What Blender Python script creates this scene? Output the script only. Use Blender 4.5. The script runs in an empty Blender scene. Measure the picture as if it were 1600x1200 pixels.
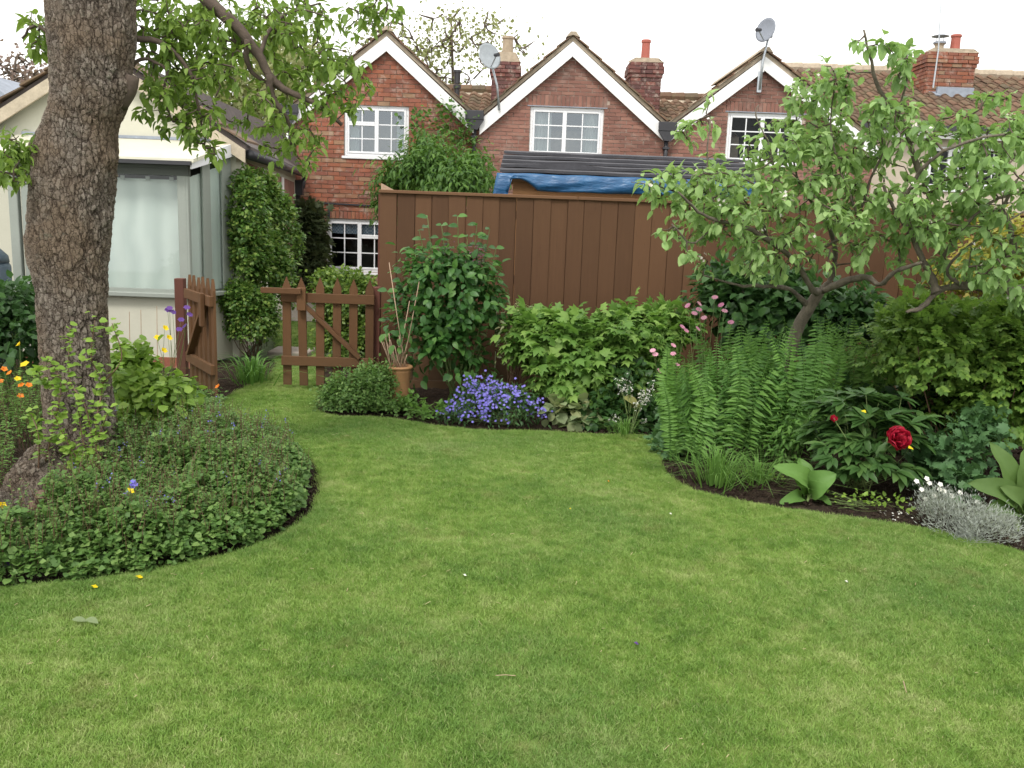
import bpy, math, random
import numpy as np
from mathutils import Vector, Matrix
from mathutils.geometry import tessellate_polygon
rng = np.random.default_rng(7); random.seed(7)
S = bpy.context.scene; COL = S.collection
# ---------------------------------------------------------------- camera
F0, PITCH, ROLL, EYE = 1400.0, math.radians(10.4), math.radians(2.1), 1.6
fw = np.array([0, math.cos(PITCH), -math.sin(PITCH)]); r0 = np.array([1., 0, 0]); u0 = np.array([0, math.sin(PITCH), math.cos(PITCH)])
cr = math.cos(ROLL)*r0 + math.sin(ROLL)*u0; cu = -math.sin(ROLL)*r0 + math.cos(ROLL)*u0
cam = bpy.data.objects.new('camera', bpy.data.cameras.new('camera')); COL.objects.link(cam)
cam.matrix_world = Matrix(((cr[0], cu[0], -fw[0], 0), (cr[1], cu[1], -fw[1], 0), (cr[2], cu[2], -fw[2], EYE), (0, 0, 0, 1)))
cam.data.sensor_width = 36; cam.data.lens = 36*F0/1600; cam.data.clip_start = .05; cam.data.clip_end = 500
S.camera = cam
# ---------------------------------------------------------------- sky, sun, exposure
W = bpy.data.worlds.new('World'); S.world = W; W.use_nodes = True
nt = W.node_tree; nt.nodes.clear()
sky = nt.nodes.new('ShaderNodeTexSky'); sky.sky_type = 'NISHITA'; sky.sun_disc = False
sky.sun_elevation = math.radians(52); sky.sun_rotation = math.radians(200)
mx = nt.nodes.new('ShaderNodeMix'); mx.data_type = 'RGBA'; mx.inputs[0].default_value = .9
mx.inputs[7].default_value = (11.1, 10.9, 10.5, 1)          # overcast cloud layer
bg = nt.nodes.new('ShaderNodeBackground'); bg.inputs[1].default_value = .1
wo = nt.nodes.new('ShaderNodeOutputWorld')
nt.links.new(sky.outputs[0], mx.inputs[6]); nt.links.new(mx.outputs[2], bg.inputs[0]); nt.links.new(bg.outputs[0], wo.inputs[0])
sl = bpy.data.lights.new('sun', 'SUN'); sl.energy = 1.45; sl.angle = math.radians(14); sl.color = (1, .96, .9)
sun = bpy.data.objects.new('sun', sl); COL.objects.link(sun)
sd = Vector((math.sin(math.radians(200))*math.cos(math.radians(52)), math.cos(math.radians(200))*math.cos(math.radians(52)), math.sin(math.radians(52))))
sun.rotation_euler = sd.to_track_quat('Z', 'Y').to_euler(); sun.location = sd*30
S.view_settings.view_transform = 'Standard'; S.view_settings.look = 'None'; S.view_settings.gamma = 1
S.view_settings.use_curve_mapping = False; S.view_settings.exposure = 0.82
S.render.engine = 'CYCLES'; S.cycles.max_bounces = 6; S.cycles.transparent_max_bounces = 12
S.cycles.use_adaptive_sampling = True; S.cycles.adaptive_threshold = .02
# ---------------------------------------------------------------- pixel helpers (1600x1200 photograph -> metres)
def ray(px, py): return fw + cr*(px-800)/F0 - cu*(py-600)/F0
def P(px, py, Y):
    d = ray(px, py); return np.array([0, 0, EYE]) + d*(Y/d[1])
def G(px, py, z=0.):
    d = ray(px, py); return np.array([0, 0, EYE]) + d*((z-EYE)/d[2])
def gx(px, Y): return P(px, 600, Y)[0]
# ---------------------------------------------------------------- object helpers
ORG = {}
def thing(name, label, cat, loc=(0, 0, 0), rotz=0, group=None, local=False):
    o = bpy.data.objects.new(name, None); COL.objects.link(o); o.location = [float(q) for q in loc]; o.rotation_euler[2] = rotz
    o.empty_display_size = .1
    o['label'] = label; o['category'] = cat
    if group: o['group'] = group
    ORG[o.name] = np.zeros(3) if local else np.array(loc, float)
    return o
def tag(o, label, cat, group=None):
    o['label'] = label; o['category'] = cat
    if group: o['group'] = group
    return o
def mesh(name, V, Fc, mat, rnd=None, smooth=False, tc=None):
    """V (n,3), Fc (m,3|4) numpy or list of lists"""
    me = bpy.data.meshes.new(name)
    V = np.asarray(V, dtype=np.float32)
    if isinstance(Fc, np.ndarray) and Fc.ndim == 2:
        k = Fc.shape[1]; m = len(Fc)
        me.vertices.add(len(V)); me.vertices.foreach_set('co', V.ravel())
        me.loops.add(m*k); me.loops.foreach_set('vertex_index', Fc.astype(np.int32).ravel())
        me.polygons.add(m); me.polygons.foreach_set('loop_start', np.arange(0, m*k, k, dtype=np.int32))
        me.update(calc_edges=True)
    else:
        me.from_pydata([tuple(map(float, v)) for v in V], [], [list(map(int, f)) for f in Fc]); me.update()
    me.polygons.foreach_set('use_smooth', np.full(len(me.polygons), bool(smooth)))
    if rnd is not None:
        a = me.attributes.new('rnd', 'FLOAT', 'POINT'); a.data.foreach_set('value', np.asarray(rnd, dtype=np.float32))
    if tc is not None:
        a = me.attributes.new('tc', 'FLOAT_VECTOR', 'POINT'); a.data.foreach_set('vector', np.asarray(tc, dtype=np.float32).ravel())
    if mat: me.materials.append(mat)
    return me
def link(name, me, parent=None):
    o = bpy.data.objects.new(name, me); COL.objects.link(o)
    if parent is not None: o.parent = parent
    ORG[o.name] = ORG[parent.name] if parent is not None else np.zeros(3)
    return o
def obj(name, V, Fc, mat, parent=None, **k):
    org = ORG[parent.name] if parent is not None else np.zeros(3)
    return link(name, mesh(name, np.asarray(V, float)-org, Fc, mat, **k), parent)
def kind(o, k): o['kind'] = k; return o
BOXF = np.array([[0, 1, 3, 2], [4, 6, 7, 5], [0, 4, 5, 1], [2, 3, 7, 6], [0, 2, 6, 4], [1, 5, 7, 3]])
BOXV = np.array([[x, y, z] for x in (-.5, .5) for y in (-.5, .5) for z in (-.5, .5)])
def boxes(C, D):
    C = np.asarray(C, float).reshape(-1, 3); D = np.broadcast_to(np.asarray(D, float), C.shape)
    V = (C[:, None, :] + BOXV[None]*D[:, None, :]).reshape(-1, 3)
    Fc = (BOXF[None] + 8*np.arange(len(C))[:, None, None]).reshape(-1, 4)
    return V, Fc
class MB:
    def __init__(s): s.v = []; s.f = []; s.n = 0
    def add(s, V, Fc):
        V = np.asarray(V, float); s.v.append(V); s.f += [[int(i)+s.n for i in f] for f in Fc]; s.n += len(V); return s
    def box(s, a, b):
        a = np.array(a, float); b = np.array(b, float); V, Fc = boxes([(a+b)/2], [np.abs(b-a)]); return s.add(V, Fc)
    def beam(s, a, b, w, h, up=(0, 0, 1)):
        a = np.array(a, float); b = np.array(b, float); d = b-a; L = np.linalg.norm(d); d = d/L
        x = np.cross(d, up); x /= np.linalg.norm(x); z = np.cross(x, d)
        V = (a+b)/2 + BOXV[:, 0:1]*w*x + BOXV[:, 1:2]*L*d + BOXV[:, 2:3]*h*z
        return s.add(V, BOXF)
    def tube(s, pts, rad, n=8, cap=True):
        V, Fc = tube(pts, rad, n, cap); return s.add(V, Fc)
    def lathe(s, prof, c, n=20):
        c = np.array(c, float); V = []; Fc = []
        for r, z in prof:
            for i in range(n):
                a = 2*math.pi*i/n; V.append(c+np.array([r*math.cos(a), r*math.sin(a), z]))
        for j in range(len(prof)-1):
            for i in range(n):
                Fc.append([j*n+i, j*n+(i+1) % n, (j+1)*n+(i+1) % n, (j+1)*n+i])
        Fc.append([(len(prof)-1)*n+i for i in range(n)]); Fc.append([i for i in range(n)][::-1])
        return s.add(V, Fc)
    def prism(s, poly, y0, y1):   # polygon in x,z extruded along y
        n = len(poly); V = [(p[0], y0, p[1]) for p in poly]+[(p[0], y1, p[1]) for p in poly]
        tri = tessellate_polygon([[Vector((p[0], p[1], 0)) for p in poly]])
        Fc = [list(t) for t in tri] + [[i+n for i in t] for t in tri] + [[i, (i+1) % n, (i+1) % n+n, i+n] for i in range(n)]
        return s.add(V, Fc)
    def build(s, name, mat, parent=None, smooth=False, bevel=0, **k):
        o = obj(name, np.concatenate(s.v), s.f, mat, parent, smooth=smooth, **k)
        if bevel:
            m = o.modifiers.new('bevel', 'BEVEL'); m.width = bevel; m.segments = 1; m.limit_method = 'ANGLE'
        return o
def tube(pts, rad, n=6, cap=True):
    pts = np.asarray(pts, float); rad = np.broadcast_to(np.asarray(rad, float), (len(pts),))
    t = np.gradient(pts, axis=0); t /= np.linalg.norm(t, axis=1)[:, None]+1e-9
    ref = np.array([0, 0, 1.]) if abs(t[0][2]) < .8 else np.array([0, 1., 0])
    x = np.cross(t, ref); nx = np.linalg.norm(x, axis=1)[:, None]; x = np.where(nx > .05, x/(nx+1e-9), [1, 0, 0]); y = np.cross(t, x)
    a = np.linspace(0, 2*math.pi, n, endpoint=False)
    V = pts[:, None]+rad[:, None, None]*(np.cos(a)[None, :, None]*x[:, None]+np.sin(a)[None, :, None]*y[:, None])
    V = V.reshape(-1, 3); m = len(pts); Fc = []
    for j in range(m-1):
        for i in range(n):
            Fc.append([j*n+i, j*n+(i+1) % n, (j+1)*n+(i+1) % n, (j+1)*n+i])
    if cap: Fc.append(list(range(n))[::-1]); Fc.append([(m-1)*n+i for i in range(n)])
    return V, Fc
def smoothline(pts, k=4):
    """Catmull-Rom through pts (n,d)"""
    pts = np.asarray(pts, float); q = np.vstack([2*pts[0]-pts[1], pts, 2*pts[-1]-pts[-2]]); out = []
    for i in range(1, len(q)-2):
        for t in np.linspace(0, 1, k, endpoint=False):
            a, b, c, d = q[i-1], q[i], q[i+1], q[i+2]
            out.append(.5*((2*b)+(-a+c)*t+(2*a-5*b+4*c-d)*t*t+(-a+3*b-3*c+d)*t**3))
    out.append(pts[-1]); return np.array(out)
def inpoly(x, y, poly):
    poly = np.asarray(poly, float); r = np.zeros(np.shape(x), bool); j = len(poly)-1
    for i in range(len(poly)):
        xi, yi = poly[i][:2]; xj, yj = poly[j][:2]
        c = ((yi > y) != (yj > y)) & (x < (xj-xi)*(y-yi)/(yj-yi+1e-12)+xi); r ^= c; j = i
    return r
def snoise(p, seed=0, f=1.):
    """cheap smooth noise of (n,3)"""
    g = np.random.default_rng(seed); p = np.asarray(p, float)*f; o = np.zeros(len(p))
    for k in range(6):
        w = g.normal(size=3)*(1+.5*k); o += np.sin(p@w+g.uniform(0, 6.28))/(1+.35*k)
    return o/3
# ---------------------------------------------------------------- materials
class NT:
    def __init__(s, name, disp=False):
        s.m = bpy.data.materials.new(name); s.m.use_nodes = True; s.t = s.m.node_tree; s.t.nodes.clear()
        s.out = s.t.nodes.new('ShaderNodeOutputMaterial')
    def n(s, typ, ins=None, **props):
        q = s.t.nodes.new('ShaderNode'+typ)
        for k, v in props.items(): setattr(q, k, v)
        for k, v in (ins or {}).items(): s.set(q, k, v)
        return q
    def set(s, q, k, v):
        i = q.inputs[k]
        if isinstance(v, bpy.types.NodeSocket): s.t.links.new(v, i)
        elif isinstance(v, bpy.types.Node): s.t.links.new(v.outputs[0], i)
        elif isinstance(v, (tuple, list)) and len(v) == 3 and i.type == 'RGBA': i.default_value = (*v, 1)
        else: i.default_value = v
    def math(s, op, a, b=0., c=None):
        q = s.n('Math', {0: a, 1: b}, operation=op)
        if c is not None: s.set(q, 2, c)
        return q.outputs[0]
    def ramp(s, fac, stops, interp='LINEAR'):
        q = s.n('ValToRGB', {0: fac}); cr_ = q.color_ramp; cr_.interpolation = interp
        while len(cr_.elements) < len(stops): cr_.elements.new(.5)
        for e, (p, c) in zip(cr_.elements, stops): e.position = p; e.color = (*c, 1) if len(c) == 3 else c
        return q.outputs[0]
    def mix(s, f, a, b, blend='MIX'):
        q = s.n('Mix', data_type='RGBA', blend_type=blend); s.set(q, 0, f); s.set(q, 6, a); s.set(q, 7, b); return q.outputs[2]
    def pos(s): return s.n('NewGeometry').outputs['Position']
    def noise(s, vec, scale, detail=3, rough=.55, col=False):
        q = s.n('TexNoise', {'Vector': vec, 'Scale': scale, 'Detail': detail, 'Roughness': rough}); return q.outputs[1 if col else 0]
    def mapping(s, vec, scale): return s.n('Mapping', {'Vector': vec, 'Scale': scale}).outputs[0]
    def rnd(s):
        a = s.n('Attribute', attribute_name='rnd').outputs['Fac']; b = s.n('ObjectInfo').outputs['Random']
        return s.math('FRACT', s.math('ADD', a, b))
    def bump(s, h, strength, dist=.01): return s.n('Bump', {'Height': h, 'Strength': strength, 'Distance': dist}).outputs[0]
    def pbr(s, col, rough=.6, normal=None, metal=0., spec=.5):
        q = s.n('BsdfPrincipled', {'Base Color': col, 'Roughness': rough, 'Metallic': metal, 'Specular IOR Level': spec})
        if normal is not None: s.set(q, 'Normal', normal)
        return q
    def done(s, sh): s.t.links.new(sh.outputs[0] if isinstance(sh, bpy.types.Node) else sh, s.out.inputs[0]); return s.m
def leafmat(name, c1, c2, c3=None, rough=.5, trans=.36, spec=.35, vary=None):
    a = NT(name); r = a.rnd(); st = [(0, c1), (.55, c2), (1, c3 or c2)]
    col = a.ramp(r, st)
    nz = a.noise(a.pos(), 2.2 if vary is None else vary, 2)
    col = a.mix(a.math('MULTIPLY', nz, .55), col, tuple(q*.55 for q in c1))
    gp = a.noise(a.n('TexCoord').outputs['Object'], 60, 2)
    col = a.mix(a.math('MULTIPLY', gp, .25), col, tuple(q*1.3 for q in c2))
    bf = a.n('NewGeometry').outputs['Backfacing']
    col = a.mix(a.math('MULTIPLY', bf, .35), col, tuple(min(1, q*1.3+.02) for q in c2))
    p = a.pbr(col, rough, spec=spec); t = a.n('BsdfTranslucent', {0: a.mix(.35, col, (c2[0]*1.6, c2[1]*1.5, c2[2]*.6))})
    return a.done(a.n('MixShader', {0: trans, 1: p, 2: t}))
def plain(name, col, rough=.6, var=.25, scale=8, bump=.15, metal=0., spec=.5, dist=.004, stretch=(1, 1, 1)):
    a = NT(name); v = a.mapping(a.pos(), stretch); n1 = a.noise(v, scale, 4); n2 = a.noise(v, scale*9, 3)
    f = a.math('ADD', a.math('MULTIPLY', n1, .65), a.math('MULTIPLY', n2, .35))
    c = a.ramp(f, [(.25, tuple(q*(1-var) for q in col)), (.75, tuple(min(1, q*(1+var)) for q in col))])
    return a.done(a.pbr(c, rough, a.bump(f, bump, dist), metal, spec))
def woodmat(name, c1, c2, grain='z', rough=.75):
    a = NT(name); r = a.rnd(); tcn = a.n('TexCoord').outputs['Object']
    off = a.n('VectorMath', {0: tcn, 1: a.n('CombineXYZ', {0: a.math('MULTIPLY', r, 37.), 1: r, 2: a.math('MULTIPLY', r, 11.)}).outputs[0]}, operation='ADD').outputs[0]
    sc = {'z': (28, 28, 1.3), 'x': (1.3, 28, 28), 'y': (28, 1.3, 28)}[grain]
    g = a.noise(a.mapping(off, sc), 2.2, 5, .6); b = a.noise(off, 5, 3); kn = a.n('TexVoronoi', {'Vector': a.mapping(off, tuple(q*.16 if q > 5 else q*1.7 for q in sc)), 'Scale': 2.}).outputs[0]
    f = a.math('ADD', a.math('MULTIPLY', g, .55), a.math('MULTIPLY', b, .45))
    c = a.ramp(f, [(.28, c1), (.5, tuple((x+y)/2 for x, y in zip(c1, c2))), (.72, c2)])
    c = a.mix(a.math('MULTIPLY', r, .6), c, tuple(q*.68 for q in c1)); c = a.mix(a.math('MULTIPLY', a.math('FRACT', a.math('MULTIPLY', r, 7.3)), .55), c, tuple(q*1.35 for q in c2)); zz_ = a.n('SeparateXYZ', {0: a.pos()}).outputs[2]; spl = a.math('MULTIPLY', a.n('MapRange', {0: zz_, 1: .5, 2: 0., 3: 0., 4: .55}).outputs[0], a.noise(a.pos(), 9, 3)); c = a.mix(spl, c, (.07, .075, .04))
    c = a.mix(a.math('MULTIPLY', a.math('LESS_THAN', kn, .09), .5), c, tuple(q*.4 for q in c1))
    w = a.noise(a.pos(), 1.3, 3); c = a.mix(a.math('MULTIPLY', w, .4), c, (c2[0]*1.15, c2[1]*1.2, c2[2]*1.0))
    return a.done(a.pbr(c, rough, a.bump(g, .35, .003), spec=.25))
def brickmat(name, stops, rough=.85, stain=(.05, .035, .03), eff=.15):
    a = NT(name); r = a.rnd(); c = a.ramp(r, stops, 'LINEAR'); p = a.pos()
    n1 = a.noise(p, 38, 4); c = a.mix(a.math('MULTIPLY', n1, .45), c, tuple(q*1.5+.02 for q in stops[0][1]))
    big = a.noise(p, 1.3, 4, .6); c = a.mix(a.math('MULTIPLY', a.math('SUBTRACT', big, .42), 1.4), c, stain)
    e = a.ramp(a.noise(p, 7, 4, .7), [(.52, (0, 0, 0)), (.75, (1, 1, 1))]); c = a.mix(a.math('MULTIPLY', e, eff), c, (.5, .44, .38))
    return a.done(a.pbr(c, rough, a.bump(n1, .5, .004), spec=.2))
M = {}
M['brick_new'] = brickmat('new_brick', [(0, (.17, .082, .064)), (.3, (.26, .125, .095)), (.6, (.21, .1, .077)), (.85, (.3, .16, .12)), (1, (.16, .075, .06))], eff=.25)
M['brick_old'] = brickmat('old_brick', [(0, (.25, .09, .052)), (.2, (.16, .07, .052)), (.35, (.29, .105, .055)), (.5, (.15, .065, .052)), (.62, (.27, .11, .06)), (.74, (.25, .19, .12)), (.86, (.2, .08, .06)), (1, (.31, .10, .05))], eff=.5)
M['brick_dark'] = brickmat('dark_chimney_brick', [(0, (.075, .042, .042)), (.4, (.17, .065, .055)), (.7, (.10, .05, .048)), (1, (.24, .09, .07))], eff=.75)
M['mortar'] = plain('mortar', (.42, .34, .28), .95, .25, 12, .5)
M['mortar_old'] = plain('old_mortar', (.26, .205, .155), .95, .35, 9, .6)
M['white'] = plain('white_upvc', (.72, .73, .75), .35, .05, 5, .02)
M['barge'] = plain('white_bargeboard_paint', (.74, .74, .74), .5, .1, 4, .05)
M['verge'] = plain('verge_mortar', (.36, .3, .225), .9, .35, 10, .6, dist=.01)
M['black'] = plain('black_plastic', (.025, .025, .03), .45, .2, 5, .05)
M['lead'] = plain('lead_flashing', (.24, .27, .32), .6, .3, 9, .4)
M['render'] = plain('cream_render', (.52, .51, .42), .85, .06, 4, .25)
M['render2'] = plain('pale_render', (.48, .41, .33), .85, .08, 4, .25)
M['sage'] = plain('sage_window_paint', (.26, .285, .255), .5, .08, 5, .06)
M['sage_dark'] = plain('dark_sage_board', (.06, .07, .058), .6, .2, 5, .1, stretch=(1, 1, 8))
M['bayroof'] = plain('pale_roof_sheet', (.6, .585, .47), .4, .12, 1.5, .03)
M['terracotta'] = plain('terracotta', (.36, .19, .085), .75, .2, 9, .25)
M['redpot'] = plain('red_clay_pot', (.32, .09, .065), .7, .15, 9, .2)
M['buffpot'] = plain('buff_clay_pot', (.3, .24, .17), .8, .3, 9, .3)
M['galv'] = plain('galvanised_steel', (.42, .45, .48), .4, .15, 14, .05, metal=.7)
M['dish'] = plain('grey_dish', (.2, .22, .26), .45, .12, 8, .05)
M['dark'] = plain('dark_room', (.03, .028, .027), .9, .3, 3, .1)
M['felt'] = plain('black_felt_strip', (.05, .05, .058), .85, .35, 7, .3, dist=.003)
M['shedwood'] = woodmat('shed_timber', (.16, .075, .03), (.25, .13, .06), 'x')
M['fence'] = woodmat('brown_fence_stain', (.064, .03, .016), (.105, .053, .027))
M['fence_rail'] = woodmat('brown_fence_rail', (.085, .042, .022), (.13, .068, .036), 'x')
M['gate'] = woodmat('brown_gate_stain', (.072, .033, .016), (.118, .058, .026))
M['gate_rail'] = woodmat('brown_gate_rail', (.072, .033, .016), (.118, .058, .026), 'x')
M['post'] = woodmat('red_brown_post', (.075, .028, .022), (.12, .046, .034))
M['cane'] = plain('dry_cane', (.36, .25, .17), .7, .3, 20, .2)
M['bark2'] = plain('apple_bark', (.125, .105, .08), .95, .65, 26, 1., dist=.012, stretch=(1, 1, .5))
M['twig'] = plain('dark_twig', (.085, .062, .045), .85, .4, 40, .5)
M['bark3'] = plain('branch_bark', (.085, .062, .047), .9, .45, 30, .9, dist=.008)
M['stem'] = plain('green_stem', (.12, .17, .05), .6, .3, 20, .1)
M['redstem'] = plain('brown_stem', (.13, .075, .045), .6, .3, 20, .1)
M['stone'] = plain('stone_slab', (.3, .26, .22), .85, .25, 10, .4)
M['butt'] = plain('blue_grey_plastic', (.05, .075, .1), .4, .15, 5, .02)
M['yellow'] = leafmat('yellow_petal', (.8, .6, .01), (.85, .68, .02), trans=.35)
M['orange'] = leafmat('orange_petal', (.8, .22, .015), (.85, .3, .02), trans=.35)
M['purple'] = leafmat('purple_petal', (.09, .04, .22), (.15, .06, .3), trans=.3)
M['blue'] = leafmat('blue_petal', (.17, .16, .6), (.25, .22, .75), (.32, .25, .72), trans=.3)
M['pink'] = leafmat('pink_petal', (.6, .2, .38), (.75, .42, .52), trans=.3)
M['whitep'] = leafmat('white_petal', (.75, .75, .72), (.85, .85, .8), trans=.3)
M['blossom'] = leafmat('apple_blossom', (.75, .6, .6), (.85, .8, .78), trans=.3)
M['crimson'] = leafmat('crimson_petal', (.25, .004, .02), (.42, .008, .035), (.5, .015, .05), trans=.25)
M['peach'] = leafmat('dead_blossom', (.3, .2, .12), (.45, .32, .22), trans=.2)
# tarp
a = NT('blue_tarpaulin'); p = a.pos(); n1 = a.noise(a.mapping(p, (2, 2, 6)), 3, 3)
M['tarp'] = a.done(a.pbr(a.ramp(n1, [(.3, (.014, .065, .16)), (.7, (.026, .115, .25))]), .4, a.bump(n1, .6, .03)))
# glass
a = NT('window_glass'); fr = a.n('Fresnel', {0: 1.5}); f = a.math('ADD', fr.outputs[0], .16)
M['glass'] = a.done(a.n('MixShader', {0: f, 1: a.n('BsdfTransparent', {0: (.86, .9, .9)}), 2: a.n('BsdfGlossy', {0: (.72, .8, .88), 'Roughness': .03})}))
a = NT('dark_window_glass'); fr = a.n('Fresnel', {0: 1.35})
M['glass_dark'] = a.done(a.n('MixShader', {0: fr, 1: a.n('BsdfTransparent', {0: (.8, .83, .85)}), 2: a.n('BsdfGlossy', {0: (.8, .85, .88), 'Roughness': .03})}))
a = NT('bay_glass'); fr = a.n('Fresnel', {0: 1.09}); f = a.math('ADD', fr.outputs[0], .05)
M['glass_bay'] = a.done(a.n('MixShader', {0: f, 1: a.n('BsdfTransparent', {0: (.93, .96, .95)}), 2: a.n('BsdfGlossy', {0: (.8, .85, .88), 'Roughness': .03})}))
# curtain
a = NT('net_curtain'); n1 = a.n('TexWave', {'Vector': a.pos(), 'Scale': 1.3, 'Distortion': 6., 'Detail': 3.}, bands_direction='X').outputs[1]
M['curtain'] = a.done(a.pbr(a.ramp(n1, [(0, (.45, .5, .47)), (1, (.53, .575, .54))]), .9, a.bump(n1, .3, .01)))
a = NT('blue_check_curtain'); n1 = a.n('TexChecker', {'Vector': a.pos(), 'Scale': 30.}).outputs[1]
M['check'] = a.done(a.pbr(a.mix(n1, (.6, .68, .74), (.25, .38, .5)), .9))
# pantile
a = NT('clay_pantile'); r = a.rnd(); p = a.pos(); c = a.ramp(r, [(0, (.11, .07, .05)), (.4, (.145, .085, .058)), (.7, (.175, .10, .066)), (1, (.10, .078, .055))])
li = a.ramp(a.noise(p, 6, 5, .7), [(.44, (0, 0, 0)), (.64, (1, 1, 1))]); c = a.mix(a.math('MULTIPLY', li, .7), c, (.15, .125, .075))
M['pantile'] = a.done(a.pbr(c, .85, a.bump(a.noise(p, 50, 3), .4, .004), spec=.25))
# soil
a = NT('garden_soil'); p = a.pos(); n1 = a.noise(p, 14, 6, .7); n2 = a.noise(p, 90, 4, .7)
c = a.ramp(n1, [(.3, (.022, .015, .011)), (.6, (.05, .034, .024)), (.8, (.085, .06, .042))])
c = a.mix(a.math('GREATER_THAN', a.noise(p, 160, 1), .7), c, (.2, .16, .12))
M['soil'] = a.done(a.pbr(c, .95, a.bump(a.math('ADD', n1, n2), 1., .02), spec=.15))
M['gravel'] = plain('pale_gravel', (.3, .27, .23), .95, .5, 60, 1., dist=.02)
M['earth'] = plain('dull_grass_ground', (.05, .075, .025), .95, .4, 3, .3)
# lawn
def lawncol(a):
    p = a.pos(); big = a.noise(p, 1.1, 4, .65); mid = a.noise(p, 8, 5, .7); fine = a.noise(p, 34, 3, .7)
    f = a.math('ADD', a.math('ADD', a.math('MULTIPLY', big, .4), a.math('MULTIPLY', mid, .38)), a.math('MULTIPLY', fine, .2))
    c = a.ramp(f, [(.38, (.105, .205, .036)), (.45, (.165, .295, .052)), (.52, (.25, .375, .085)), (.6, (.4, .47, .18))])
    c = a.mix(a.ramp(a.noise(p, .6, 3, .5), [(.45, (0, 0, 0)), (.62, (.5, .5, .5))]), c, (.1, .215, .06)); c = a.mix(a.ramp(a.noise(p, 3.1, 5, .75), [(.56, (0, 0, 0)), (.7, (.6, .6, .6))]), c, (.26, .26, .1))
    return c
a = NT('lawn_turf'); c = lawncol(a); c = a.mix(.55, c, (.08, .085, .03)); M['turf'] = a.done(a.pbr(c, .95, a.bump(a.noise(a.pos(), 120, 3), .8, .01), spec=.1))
a = NT('grass_blade'); c = lawncol(a); r = a.rnd(); c = a.mix(a.math('MULTIPLY', a.math('GREATER_THAN', r, .93), .6), c, (.5, .46, .26))
c = a.mix(a.math('MULTIPLY', r, .25), c, (.2, .32, .06))
M['blade'] = a.done(a.n('MixShader', {0: .3, 1: a.pbr(c, .5, spec=.3), 2: a.n('BsdfTranslucent', {0: a.mix(.4, c, (.2, .32, .04))})}))
# big trunk bark, displaced
a = NT('cracked_bark'); p = a.n('Attribute', attribute_name='tc').outputs['Vector']
wv = a.n('VectorMath', {0: p, 1: a.n('VectorMath', {0: a.noise(p, 22, 4, .7, col=True), 1: (.03, .03, .05)}, operation='MULTIPLY').outputs[0]}, operation='ADD').outputs[0]
vm = a.mapping(wv, (1., 1., .55))
v1 = a.n('TexVoronoi', {'Vector': vm, 'Scale': 52., 'Randomness': 1.}, feature='DISTANCE_TO_EDGE').outputs[0]
vc = a.n('TexVoronoi', {'Vector': vm, 'Scale': 52., 'Randomness': 1.}, feature='F1').outputs[1]
v2 = a.n('TexVoronoi', {'Vector': a.mapping(wv, (1, 1, .3)), 'Scale': 17.}, feature='DISTANCE_TO_EDGE').outputs[0]
v3 = a.n('TexVoronoi', {'Vector': a.mapping(wv, (1, 1, .8)), 'Scale': 120.}, feature='DISTANCE_TO_EDGE').outputs[0]
nf = a.noise(p, 110, 6, .8); nb = a.noise(p, 7, 4, .7); fib = a.noise(a.mapping(wv, (1, 1, .18)), 130, 4, .7)
wd = a.n('MapRange', {0: nb, 1: .35, 2: .65, 3: .05, 4: .19}).outputs[0]
e1 = a.n('MapRange', {0: v1, 1: 0., 2: wd, 3: 0., 4: 1.}, interpolation_type='SMOOTHSTEP').outputs[0]
e2 = a.n('MapRange', {0: v2, 1: 0., 2: .09, 3: 0., 4: 1.}, interpolation_type='SMOOTHSTEP').outputs[0]
e3 = a.n('MapRange', {0: v3, 1: 0., 2: .12, 3: 0., 4: 1.}).outputs[0]
cellr = a.n('SeparateColor', {0: vc}).outputs[0]
patch = a.ramp(a.noise(p, 3.2, 3, .6), [(.42, (0, 0, 0)), (.6, (1, 1, 1))])
eA = a.math('ADD', a.math('MULTIPLY', e1, a.math('ADD', a.math('MULTIPLY', cellr, .5), .6)), a.math('MULTIPLY', e3, .18))
h = a.math('ADD', a.math('ADD', a.math('MULTIPLY', eA, a.math('SUBTRACT', 1., a.math('MULTIPLY', patch, .55))), a.math('MULTIPLY', e2, .5)), a.math('ADD', a.math('MULTIPLY', nf, .8), a.math('MULTIPLY', a.math('MULTIPLY', fib, patch), 1.2)))
col = a.ramp(a.math('ADD', a.math('MULTIPLY', cellr, .3), a.math('MULTIPLY', nf, .7)), [(.25, (.12, .097, .078)), (.5, (.235, .197, .163)), (.72, (.37, .325, .275))])
col = a.mix(a.math('MULTIPLY', patch, .8), col, a.mix(fib, (.13, .09, .06), (.33, .25, .18)))
col = a.mix(a.math('MULTIPLY', a.math('SUBTRACT', 1., e1), .6), col, (.035, .023, .017))
col = a.mix(a.math('MULTIPLY', a.math('SUBTRACT', 1., e2), .5), col, (.035, .023, .017))
col = a.mix(a.ramp(a.noise(p, 13, 4, .7), [(.6, (0, 0, 0)), (.74, (.55, .55, .55))]), col, (.2, .21, .16))
pr = a.pbr(col, .92, a.bump(nf, .6, .006), spec=.15); a.done(pr)
dn = a.n('Displacement', {'Height': h, 'Midlevel': 1.0, 'Scale': .013}); a.t.links.new(dn.outputs[0], a.out.inputs['Displacement'])
a.m.displacement_method = 'BOTH'; M['bark'] = a.m
M['scar'] = plain('pale_cut_wood', (.13, .085, .058), .85, .4, 18, .8, dist=.01)
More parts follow.
